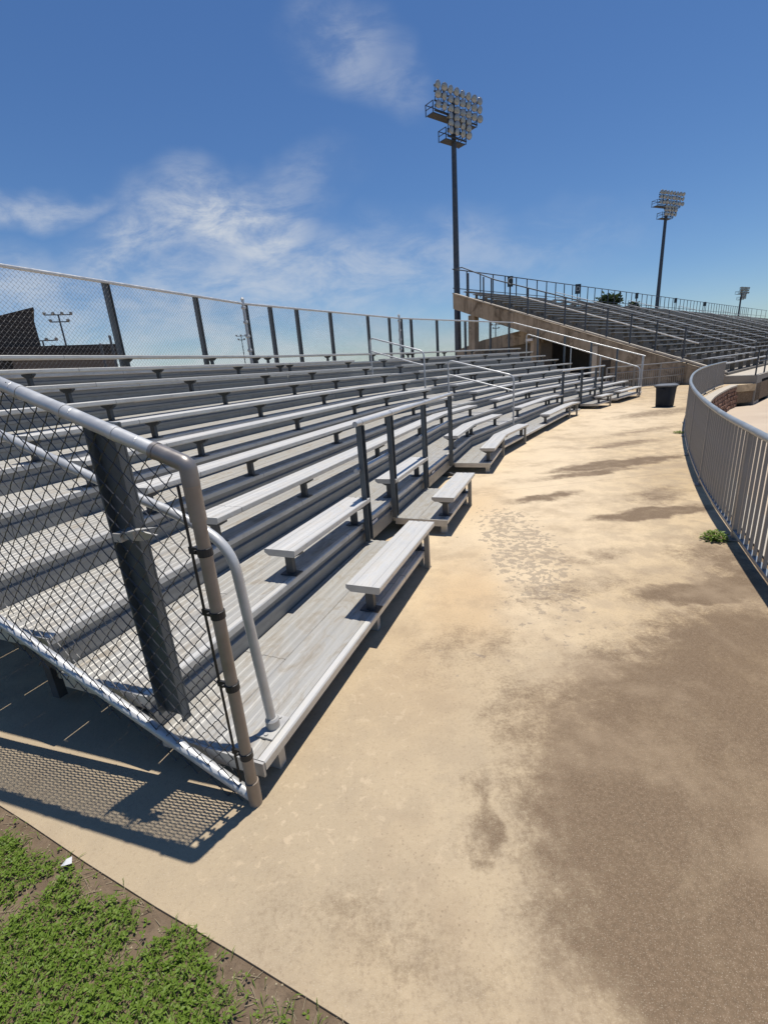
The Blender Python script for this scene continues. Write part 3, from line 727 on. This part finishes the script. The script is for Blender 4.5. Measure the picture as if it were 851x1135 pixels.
# columns, ramp and added dark walls under the stand
for n, w in ((12.9, .5), (8.3, .42)):
    mb = MB(); mb.box(G(.3, n + w / 2, (nosez(n) - .9) / 2), TS * .25, NS * w / 2, ZU * (nosez(n) - .9) / 2); mb.build('column', M['conc'], gs)
for s in (8, 16, 24):
    for n in (12.9, 8.3):
        mb = MB(); mb.box(G(s, n + .25, (nosez(n) - .8) / 2), TS * .25, NS * .25, ZU * (nosez(n) - .8) / 2); mb.build('column', M['conc'], gs)
mb = MB(); mb.prism([G(1.0, n, z) for n, z in ((15.2, 0), (15.2, 2.75), (12.9, 3.25), (9.4, 3.62), (8.4, 3.3), (8.4, 2.7), (9.4, 2.75), (12.9, 2.55), (13.5, 0))], TS * .25); mb.build('ramp_parapet', M['conc'], gs)
mb = MB(); mb.box(G(24.4, 11.0, 2.1), TS * 20, NS * .1, ZU * 2.1); mb.build('light_block_wall', M['dark'], gs)  # added wall, blocks light from the back so the underside goes dark
mb = MB(); mb.prism([G(4.2, n, z) for n, z in ((4.6, 0), (11.0, 0), (11.0, nosez(11.0) - .75), (4.6, nosez(4.6) - .75))], TS * .2); mb.build('void_shade_wall', M['dark'], gs)  # added dark sheet closing the void, shade put into its colour
mb = MB(); mb.prism([G(1.4, n, z) for n, z in ((8.0, 0), (14.2, 0), (13.4, 2.5), (9.4, 2.9), (8.0, 2.9))], TS * .12); mb.build('ramp_shade_wall', M['dark'], gs)  # added dark sheet painting the gloom below the ramp parapet
mb = MB(); mb.box(G(-.012, 4.05, .72), TS * .01, NS * .24, ZU * .7); mb.build('wall_door', M['brown'], gs)
mb = MB(); mb.box(G(-.05, 8.75, nosez(8.75) - 1.35), TS * .05, NS * .22, ZU * .07); mb.build('wall_light', M['white'], gs)
for n in (4.7,):
    mb = MB(); mb.box(G(-.02, n, 1.1), TS * .03, NS * .13, ZU * 1.1); mb.build('pilaster', M['conclight'], gs)

# rail down the open end of the stand
er = thing('stand_end_railing', 'tall dark-posted railing stepping down the open end of the stadium stand', 'railing', G(.12, 5, 0))
mb = MB(); mb.tube([G(.12, 14.6, 7.92), G(.12, 13.9, 7.9), G(.12, 11.3, nosez(11.3) + 1.52), G(.12, -.2, nosez(-.2) + 1.52)], .035, 8); mb.build('rail', M['tower'], er)
mb = MB(); mb.tube([G(.14, 9.5, nosez(9.5) + .95), G(.14, -.2, nosez(-.2) + .95)], .03, 8); mb.build('rail', M['pipe'], er)
for n in (14.55, 13.4, 12.2, 11.6, 10.24, 9.0, 7.85, 6.62, 5.4, 4.2, 2.96, 1.7, .4):
    zt = min(nosez(n) + 1.52, 7.92)
    MB().box(G(.12, n, (nosez(n) + .07 + zt) / 2), TS * .035, NS * .035, ZU * (zt - nosez(n) - .07) / 2).build('post', M['tower'], er)
# back fence of the stand
sf = thing('stand_back_fence', 'long thin-posted fence along the top of the stadium stand', 'fence', G(0, 14.6, 6.4))
for z, r in ((7.92, .035), (6.75, .025)):
    mb = MB(); mb.tube([G(0, 14.6, z), G(SL, 14.6, z + .35)], r, 8); mb.build('rail', M['tower'], sf)
zz = lambda s: 7.92 + .35 * s / SL
for s in list(np.arange(1.6, 94, 1.6)) + [96, 101, 106, 111]:
    MB().box(G(s, 14.62, (6.3 + zz(s)) / 2), TS * .032, NS * .03, ZU * (zz(s) - 6.3) / 2).build('post', M['tower'], sf)
# aisle rails of the stand
def arail(s, label, n_hi=13.5, n_lo=-.5, off=.95):
    g = thing('stadium_handrail', label, 'handrail', G(s, 5, nosez(5)), 'handrails down the stadium aisles')
    for o_ in (off, off - .42):
        mb = MB(); mb.tube([G(s, n_hi, nosez(n_hi) + o_), G(s, n_lo, nosez(n_lo) + o_)], .026, 8); mb.build('rail', M['pipe'], g, smooth=True)
    for n in np.arange(n_lo, n_hi + .1, 2.0):
        MB().tube([G(s, n, nosez(n) - .15), G(s, n, nosez(n) + off)], .022, 8).build('post', M['tower'], g)
arail(12.25, 'bright stadium handrail in the aisle nearest the open end of the stand')
arail(28.15, 'bright stadium handrail in the second aisle from the open end of the stand')
arail(45.15, 'bright stadium handrail in the third aisle, uphill of the dark tree')
arail(66.65, 'faint far stadium handrail closest to the last light tower')
mb = MB()
# front railing of the stand
fr_ = thing('walkway_railing', 'dark railing along the front walkway of the stadium stand above the field wall', 'railing', G(5, -2.6, .36))
for z in (1.42, .95):
    mb = MB(); mb.tube([G(-.2, -2.65, z), G(60, -2.65, z)], .025, 8); mb.build('rail', M['tower'], fr_)
for s in np.arange(-.2, 40, 2.0): MB().box(G(s, -2.65, .89), TS * .028, NS * .028, ZU * .53).build('post', M['tower'], fr_)

# section signs
def sign(s, n, zc, letter, label, w=.22, h=.34, zb=None):
    g = thing('section_sign', label, 'sign', G(s, n, zc), 'lettered section signs on the stadium stand')
    base = zb if zb is not None else nosez(n)
    rz = math.atan2(-NS[1], -NS[0])
    MB().box(G(s, n, (base + zc + h) / 2), TS * .03, NS * .03, ZU * (zc + h - base) / 2).build('post', M['tower'], g)
    cam = V(0, 0, 1.8); p = G(s, n, zc); d = cam - p; d[2] = 0; d /= np.linalg.norm(d)
    d = (V(*(-NS)) * .35 + d * .65); d /= np.linalg.norm(d); t = V(-d[1], d[0], 0)
    pl = MB().box(p + d * .05, t * w, d * .012, ZU * h).build('plate', M['sign'], g)
    if letter:
        cu = bpy.data.curves.new('letter', 'FONT'); cu.body = letter; cu.size = .55; cu.align_x = 'CENTER'; cu.align_y = 'CENTER'; cu.extrude = .004
        to = bpy.data.objects.new('tmp', cu); COL.objects.link(to); bpy.context.view_layer.update()
        me = bpy.data.meshes.new_from_object(to); bpy.data.objects.remove(to)
        me.materials.append(M['letter'])
        o = bpy.data.objects.new('letter', me); COL.objects.link(o); o.parent = pl
        o.location = p + d * .068 - LOC[pl.name]; o.rotation_euler = (math.pi / 2, 0, math.atan2(t[1], t[0]))
sign(.1, 10.24, 6.42, 'C', 'dark sign with a pale letter C on a post at the stadium open end', .17, .3)
sign(18.4, 14.5, 7.66, 'D', 'dark section sign with a pale rounded letter, left of the dark tree', .26, .42)
sign(33.1, 14.5, 7.75, '', 'small dark section sign hanging just left of the second light tower', .17, .3)
sign(47, 14.5, 7.8, '', 'tiny dark section sign just right of the second light tower', .17, .3)
sign(61.1, 14.5, 7.85, '', 'farthest tiny section sign on the stadium back fence', .17, .3)

# ------------------------------------------------------------------ light towers
def lamp_mesh():
    mb = MB(); mb.lathe((0, 0, 0), [(.05, -.34), (.075, -.32), (.09, -.17), (.19, -.03), (.222, 0), (.228, .02)], 18, None, 0)
    mb.lathe((0, 0, .0205), [(.216, 0), (.205, .01), (.08, .024)], 18, None, 1)
    return mb
lm = lamp_mesh(); lme = bpy.data.meshes.new('floodlight'); lme.from_pydata(lm.v, [], lm.f); lme.materials.append(M['lampshell']); lme.materials.append(M['glass'])
lme.polygons.foreach_set('material_index', lm.mi); lme.polygons.foreach_set('use_smooth', [True] * len(lme.polygons))
def tower(x, y, label, head, top=18.8):
    """local build at origin, array axis along local x, lamps face local -y; top = height of the top lamp row"""
    t = thing('light_tower', label, 'light tower', (x, y, 0), 'stadium light towers', head)
    def b(mb, name, m, sm=False, par=t):
        me = MB.build(mb, name, m, par, loc=(0, 0, 0), smooth=sm); LOC[me.name] = V(0, 0, 0); return me
    b(MB().tube([V(0, 0, -.2), V(0, 0, top - 2.6), V(0, 0, top - .1)], [.27, .17, .12], 14), 'pole', M['tower'], True)
    for zf, hw, nl, rows in ((top - 1.28, 1.98, 8, (0, -.49, -1.02)), (top - 2.5, .86, 4, (-1.42, -1.8, -2.2))):
        pl = MB(); pl.box((0, .12, zf), (hw + .08, 0, 0), (0, .3, 0), (0, 0, .028))
        for sx in (-1, 1):
            for sy in (-.22, .48): pl.box((sx * (hw + .1), sy, zf + .3), (.022, 0, 0), (0, .022, 0), (0, 0, .33))
            for dz in (.32, .62): pl.box((sx * (hw + .1), .12, zf + dz), (.018, 0, 0), (0, .37, 0), (0, 0, .018))
        pl.box((0, .48, zf + .62), (hw + .12, 0, 0), (0, .018, 0), (0, 0, .018))
        b(pl, 'platform', M['tower'])
        for r_ in rows:
            zz_ = top + r_
            b(MB().box((0, -.32, zz_ - .2), (hw + .05, 0, 0), (0, .035, 0), (0, 0, .035)), 'crossarm', M['tower'])
            for q in range(nl):
                xx = -hw + 2 * hw * q / (nl - 1)
                o = bpy.data.objects.new('floodlight', lme); COL.objects.link(o); o.parent = t
                o.location = (xx, -.62, zz_ + .02); o.rotation_euler = (R(104 + random.uniform(-8, 8)), 0, R(random.uniform(-16, 16) - 8))
                b(MB().box((xx, -.34, zz_ - .1), (.016, 0, 0), (0, .02, 0), (0, 0, .1)), 'lamp_arm', M['tower'])
        for sx in (-1, 1): b(MB().box((sx * hw * .6, -.3, top + rows[1]), (.03, 0, 0), (0, .03, 0), (0, 0, .62)), 'upright', M['tower'])
    return t
H48 = R(90 - 48)
tower(6.69, 37.41, 'tall stadium light tower rising beside the open end of the concrete stand', R(90 - 54), 18.85)
tower(37.2, 63.4, 'second, smaller-looking light tower rising from behind the stadium benches', R(90 - 66), 19.5)
tower(89.6, 118.2, 'tiny far light tower at the distant end of the stadium', R(90 - 60), 14.2)
def tpole(x, y, top, label, hw, n, head, r=.16):
    t = thing('floodlight_pole', label, 'light pole', (x, y, 0), 'small distant floodlight poles', head)
    def b(mb, name, m): o = MB.build(mb, name, m, t, loc=(0, 0, 0)); LOC[o.name] = V(0, 0, 0); return o
    b(MB().tube([V(0, 0, -.2), V(0, 0, top)], [r, r * .7], 10), 'pole', M['tower'])
    for z, w, m in ((top, hw, n), (top - 1.0, hw * .65, max(2, n - 2))):
        b(MB().box((0, 0, z), (w + .1, 0, 0), (0, .09, 0), (0, 0, .07)), 'crossarm', M['tower'])
        for q in range(m):
            o = bpy.data.objects.new('floodlight', lme); COL.objects.link(o); o.parent = t
            o.scale = (1.1, 1.1, 1.1); o.location = (-w + 2 * w * q / (m - 1), -.35, z + .15); o.rotation_euler = (R(110), 0, R(random.uniform(-60, 60)))
tpole(-47.4, 76.5, 13.3, 'T-shaped floodlight pole above the low brown roof, seen through the back fence', 1.75, 4, R(25))
tpole(-49.5, 74.5, 9.6, 'shorter floodlight pole peeking over the low brown roof near the big dark building', 1.9, 4, R(20))
tpole(-35.7, 135.4, 13.4, 'thin distant floodlight pole left of the first banded fence post', 1.2, 3, R(10), .14)
tpole(37.3, 145.3, 12.1, 'distant floodlight pole framed under the concrete stand', 1.3, 3, R(5), .2)
for x, y, z, lb in ((-11.67, 22.1, 4.05, 'taller slim dark pole just left of the first dark post of the back fence'), (-12.05, 21.9, 3.72, 'shorter slim dark pole just left of the first dark back fence post'), (-14.6, 99, 9.3, 'faint slim pole far behind the back fence at the third bleacher bay')):
    r = .05 if y < 50 else .1
    mb = MB(); mb.tube([V(x, y, -.05), V(x, y, z)], r, 10); mb.lathe(V(x, y, z - .01), [(r * 1.25, 0), (r * 1.25, .06), (r * .5, .11)], 10); o = mb.build('slim_pole', M['tower'], loc=(x, y, 0)); tag(o, lb, 'pole', 'slim poles behind the back fence')

# ------------------------------------------------------------------ buildings behind the bleachers
def house(name, label, p_corner, heading, wl, wd, zr, ridge, mat):
    d = V(math.sin(heading), math.cos(heading), 0); e = V(-d[1], d[0], 0)
    c = np.array(p_corner, float)
    b = thing(name, label, 'building', c, 'brown buildings behind the bleachers')
    base = [c, c - d * wl, c - d * wl + e * wd, c + e * wd]
    mb = MB(); mb.prism([q + ZU * -.1 for q in base], ZU * (zr - .4)); mb.build('wall', M['brownwall'], b)
    mb = MB(); h0, h1 = zr, zr + ridge
    mb.add([base[0] + d * .3 - e * .3 + ZU * (h0 - .55), base[1] - d * .3 - e * .3 + ZU * (h0 - .55 - ridge), base[2] - d * .3 + e * .3 + ZU * (h0 - .55 - ridge), base[3] + d * .3 + e * .3 + ZU * (h0 - .55),
            base[0] + d * .3 - e * .3 + ZU * h0, base[1] - d * .3 - e * .3 + ZU * (h0 - ridge), base[2] - d * .3 + e * .3 + ZU * (h0 - ridge), base[3] + d * .3 + e * .3 + ZU * h0],
           [(0, 3, 2, 1), (4, 5, 6, 7), (0, 1, 5, 4), (1, 2, 6, 5), (2, 3, 7, 6), (3, 0, 4, 7)])
    mb.build('roof', M['brown'], b)
    for q in range(3):
        mb = MB(); mb.box(c - d * (2 + q * 4) - e * .03 + ZU * 1.4, d * .55, e * .02, ZU * .7); f = mb.build('window', M['brown'], b)
    return b
hb = thing('dark_building', 'big dark brown building with a slanted roofline at the far left behind the back fence', 'building', (-33.4, 49.85, 0), 'brown buildings behind the bleachers')
pA = V(-33.4, 49.85, 0); dA = V(-.815, -.58, 0); eA = V(-.58, .815, 0)
mb = MB(); mb.prism([pA, pA + dA * 16, pA + dA * 16 + ZU * 5.4, pA + ZU * 9.9], eA * 14); mb.build('wall', M['brown'], hb)
mb = MB(); mb.prism([pA - dA * .25 + ZU * 9.92, pA + dA * 16.3 + ZU * 5.33, pA + dA * 16.3 + ZU * 5.6, pA - dA * .25 + ZU * 10.18], eA * 14.4); mb.build('roof', M['brown'], hb)
mb = MB(); mb.box(pA + dA * 5 - eA * .03 + ZU * 1.2, dA * .6, eA * .03, ZU * 1.2); mb.build('door', M['brownwall'], hb)
lb_ = thing('low_building', 'long low brown building with a flat roof beside the big dark building', 'building', (-29.2, 52.4, 0), 'brown buildings behind the bleachers')
pB = V(-27.6, 52.6, 0); dB = V(-.85, -.53, 0); eB = V(-.53, .85, 0)
mb = MB(); mb.prism([pB, pB + dB * 9, pB + dB * 9 + eB * 8, pB + eB * 8], ZU * 5.4); mb.build('wall', M['brownwall'], lb_)
mb = MB(); mb.prism([q + ZU * 5.4 for q in (pB - dB * .4 - eB * .4, pB + dB * 9.4 - eB * .4, pB + dB * 9.4 + eB * 8.4, pB - dB * .4 + eB * 8.4)], ZU * 1.05); mb.build('roof', M['brown'], lb_)
mb = MB(); mb.box(pB + dB * 3 - eB * .03 + ZU * 2, dB * .7, eB * .03, ZU * .8); mb.build('window', M['dark'], lb_)

# ------------------------------------------------------------------ trees beyond the stand
def tree(x, y, zc, rx, rz, label, n=1500, leaf=.33):
    t = thing('tree', label, 'tree', (x, y, 0), 'trees beyond the stadium')
    mb = MB(); mb.tube([V(x, y, -.1), V(x + .1, y, zc * .5), V(x, y, zc)], [.28, .2, .08], 8)
    rng = random.Random(int(x * 10))
    cl = []
    for q in range(15):
        a = rng.uniform(0, 6.28); r = rng.random() ** .5; h = rng.uniform(-.7, .75)
        k = math.sqrt(max(0, 1 - h * h))
        cl.append(V(x + rx * .75 * r * k * math.cos(a), y + rx * .75 * r * k * math.sin(a), zc + rz * h))
    for c_ in cl[:9]: mb.tube([V(x, y, zc * .6), c_], [.1, .02], 5)
    mb.build('trunk', M['bark'], t)
    mb = MB()
    for q in range(n):
        c_ = rng.choice(cl); d = V(rng.gauss(0, 1), rng.gauss(0, 1), rng.gauss(0, .7)); p = c_ + d * rx * .22
        u = V(rng.gauss(0, 1), rng.gauss(0, 1), rng.gauss(0, .6)); u /= np.linalg.norm(u); w = np.cross(u, V(rng.gauss(0, 1), rng.gauss(0, 1), rng.gauss(0, 1))); w /= np.linalg.norm(w)
        l = leaf * rng.uniform(.6, 1.3)
        mb.add([p - u * l, p + w * l * .5, p + u * l, p - w * l * .5], [(0, 1, 2, 3)])
    mb.build('crown', M['leaf'], t)
tree(39.4, 80.9, 9.6, 2.1, .9, 'wide dark tree crown showing above the stadium back rows')
tree(42.6, 79.4, 8.5, 1.0, .6, 'smaller dark tree crown right of the wide one above the stadium', 700)

# ------------------------------------------------------------------ grass, clover, weeds, litter
rng = random.Random(3)
gm = MB()
def edge_dist(x, y):
    """distance from the concrete edge, positive on the grass side"""
    q = V(x, y, 0) - V(-.23, .821, 0); return q @ V(-.448, -.894, 0)
def hash2(x, y):
    return (math.sin(x * 7.3 + 1.3) * math.cos(y * 6.1 - .4) + math.sin(x * 15.1 - y * 11.7) * .6 + math.sin(x * 3.1 + y * 4.7 + 2) * .8) / 2.4
def leafq(p, ang, l, w, lift):
    d = V(math.cos(ang), math.sin(ang), 0); e = V(-d[1], d[0], 0)
    a = p; m = p + d * l * .55 + ZU * lift; t = p + d * l + ZU * lift * rng.uniform(.3, 1.1)
    gm.add([a, m - e * w, t, m + e * w], [(0, 1, 2, 3)])
cnt = 0
while cnt < 105000:
    x = rng.uniform(-4.2, .6); y = rng.uniform(-.6, 2.7); d = edge_dist(x, y)
    if d < .004: continue
    dens = min(1, max(0, (d - .008 + .085 * hash2(x, y)) / .05)) if d < .6 else 1
    dens = max(dens, .06)
    if hash2(x * 1.3 + 5, y * 1.4) > .56: dens *= .15
    if d > 1.1: dens *= .5
    if rng.random() > dens: cnt += .25; continue
    cnt += 1
    z = -.009; h = rng.uniform(.004, .03)
    p = V(x, y, z + (h if rng.random() < .8 else 0)); ang = rng.uniform(0, 6.28)
    if rng.random() < .3:      # clover-like leaflet cluster
        for q in range(3): leafq(p, ang + q * 2.1 + rng.uniform(-.3, .3), rng.uniform(.009, .02), rng.uniform(.003, .0065), rng.uniform(.001, .008))
    else:
        leafq(V(x, y, z), ang, rng.uniform(.02, .055), .0016, rng.uniform(.008, .034))
tag(gm.build('grass', M['grass']), kind='stuff')
sm = MB()      # dry stalks and crumbs on the bare soil strip
for q in range(800):
    t = rng.uniform(-.6, 4); dd = abs(rng.gauss(.03, .09)) - .03; p = edge(t) + V(-.448, -.894, 0) * (dd + .02) + ZU * -.007
    if rng.random() < .35:
        a = rng.uniform(0, 6.28); l = rng.uniform(.015, .06); sm.tube([p, p + V(math.cos(a), math.sin(a), .15) * l], .0009, 4)
    else:
        r = rng.uniform(.0012, .0042); sm.lathe(p, [(r * .5, -r * .5), (r, 0), (r * .4, r * .6)], 6)
M['straw'] = simple('dry straw', (.3, .24, .15), (.4, .33, .22), 40, 0, .9)
tag(sm.build('soil_crumbs', M['straw']), kind='stuff')
def weed(x, y, r, n, label, tall):
    w = thing('weed', label, 'weed', (x, y, 0), 'weeds growing at the foot of the picket fence')
    global gm
    gm = MB()
    st = MB()
    for q in range(n):
        a = rng.uniform(0, 6.28); d = r * rng.random() ** .6; px, py = x + math.cos(a) * d, y + math.sin(a) * d
        h = rng.uniform(.01, tall) * (1.1 - d / r * .7)
        if q % 4 == 0: st.tube([V(x + (px - x) * .3, y + (py - y) * .3, 0), V(px, py, h)], .0018, 4)
        leafq(V(px, py, h), rng.uniform(0, 6.28), rng.uniform(.02, .05), rng.uniform(.006, .013), rng.uniform(-.005, .02))
    gm.build('foliage', M['grass'], w); st.build('stem', M['grass'], w)
weed(3.17, 4.06, .1, 220, 'leafy green weed sprouting beside a post of the picket fence', .12)
weed(6.6, 9.95, .1, 110, 'sparse small weed at the foot of the fence where it bends out of sight', .06)
lm2 = MB(); p = V(-1.36, 1.34, .016)
lm2.add([p + V(-.022, -.008, 0), p + V(.0, -.015, .012), p + V(.02, -.002, .004), p + V(.012, .018, .015), p + V(-.012, .016, .006), p + V(0, .002, .02)], [(0, 1, 5), (1, 2, 5), (2, 3, 5), (3, 4, 5), (4, 0, 5)])
o = lm2.build('paper_scrap', M['white'], loc=tuple(p)); so = o.modifiers.new('solid', 'SOLIDIFY'); so.thickness = .001
tag(o, 'crumpled white scrap of paper lying in the grass by the concrete edge', 'litter')

# ------------------------------------------------------------------ sun, sky, camera
sun_dir = V(.125, .145, 1.0); sun_dir /= np.linalg.norm(sun_dir)
sl = bpy.data.lights.new('sun', 'SUN'); sl.energy = 5.0; sl.angle = R(.5); sl.color = (1, .945, .86)
so = bpy.data.objects.new('sun', sl); COL.objects.link(so); so.rotation_euler = Vector(sun_dir).to_track_quat('Z', 'Y').to_euler(); so.location = (0, 0, 50)
w = bpy.data.worlds.new('World'); SC.world = w; w.use_nodes = True
class WT(NT):
    def __init__(s): s.t = w.node_tree
wt = WT(); t = w.node_tree; bg = t.nodes['Background']
sky = t.nodes.new('ShaderNodeTexSky'); sky.sky_type = 'NISHITA'; sky.sun_disc = False
sky.sun_elevation = math.asin(sun_dir[2]); sky.sun_rotation = math.atan2(sun_dir[0], sun_dir[1]); sky.altitude = 100; sky.air_density = 1.0; sky.dust_density = .2; sky.ozone_density = 1.6
tc_ = wt.coord('Generated'); sep = t.nodes.new('ShaderNodeSeparateXYZ'); t.links.new(tc_, sep.inputs[0])
yy = wt.math('MAXIMUM', sep.outputs[1], .05)
cmb = t.nodes.new('ShaderNodeCombineXYZ'); t.links.new(wt.math('DIVIDE', sep.outputs[0], yy), cmb.inputs[0]); t.links.new(wt.math('DIVIDE', sep.outputs[2], yy), cmb.inputs[1])
uvw = cmb.outputs[0]
wn = t.nodes.new('ShaderNodeTexNoise'); wn.inputs['Scale'].default_value = 6; wn.inputs['Detail'].default_value = 3; t.links.new(uvw, wn.inputs['Vector'])
mask = wt.ellipses(uvw, [(-.75, 0, .95, .13, 0, .9, .75), (-.26, .29, .13, .06, -20, .9, .95), (-.2, .25, .06, .08, -35, .9, .85), (-.36, .275, .22, .05, 14, .95, .6), (-.62, .333, .14, .022, 4, .95, .5), (-.25, .17, .5, .07, 3, .95, .55), (-.7, .2, .25, .05, 0, .95, .5), (.03, .205, .13, .03, -18, .9, .5), (.0, .535, .085, .04, -25, .95, .34), (.075, .5, .05, .03, -45, .95, .26)], wn.outputs['Color'], .15)
fib = wt.noise(wt.scale(uvw, (4, 9, 1)), 1.7, 7, .66, .35)
mk = wt.math('MULTIPLY', mask, wt.mapr(fib, .32, .68, .2, 1.15))
mk = wt.math('MINIMUM', mk, .9)
hs = t.nodes.new('ShaderNodeHueSaturation'); hs.inputs['Saturation'].default_value = 1.15; hs.inputs['Value'].default_value = 1.0; t.links.new(sky.outputs[0], hs.inputs['Color'])
tint = wt.mix(1.0, hs.outputs[0], (.88, 1.03, 1.24), 'MULTIPLY')
mixc = wt.mix(mk, tint, (8.2, 8.7, 9.3))
t.links.new(mixc, bg.inputs[0]); bg.inputs[1].default_value = .078

cam = bpy.data.cameras.new('camera'); co = bpy.data.objects.new('camera', cam); COL.objects.link(co); SC.camera = co
f, cx, cy = 504.2347, 425.5, 567.5
down = V(545.81 - cx, 2176.78 - cy, f); down /= np.linalg.norm(down)     # world down in camera axes (x right, y down, z fwd)
Yc = V(0, 0, 1) - down * down[2]; Yc /= np.linalg.norm(Yc); Xc = np.cross(down, Yc)
if Xc[0] < 0: Xc = -Xc
Rw = np.array([Xc, Yc, -down])          # rows: world axes
m = Matrix.Identity(4)
for r_ in range(3):
    m[r_][0] = Rw[r_][0]; m[r_][1] = -Rw[r_][1]; m[r_][2] = -Rw[r_][2]
m[0][3], m[1][3], m[2][3] = 0, 0, 1.8
co.matrix_world = m
cam.sensor_fit = 'VERTICAL'; cam.sensor_height = 24; cam.lens = f / 1135 * 24; cam.clip_start = .05; cam.clip_end = 4000
SC.view_settings.view_transform = 'Standard'; SC.view_settings.look = 'None'; SC.view_settings.exposure = 0; SC.view_settings.gamma = 1

c_ = SC.cycles; c_.max_bounces = 5; c_.diffuse_bounces = 2; c_.glossy_bounces = 3; c_.transmission_bounces = 2; c_.caustics_reflective = False; c_.caustics_refractive = False
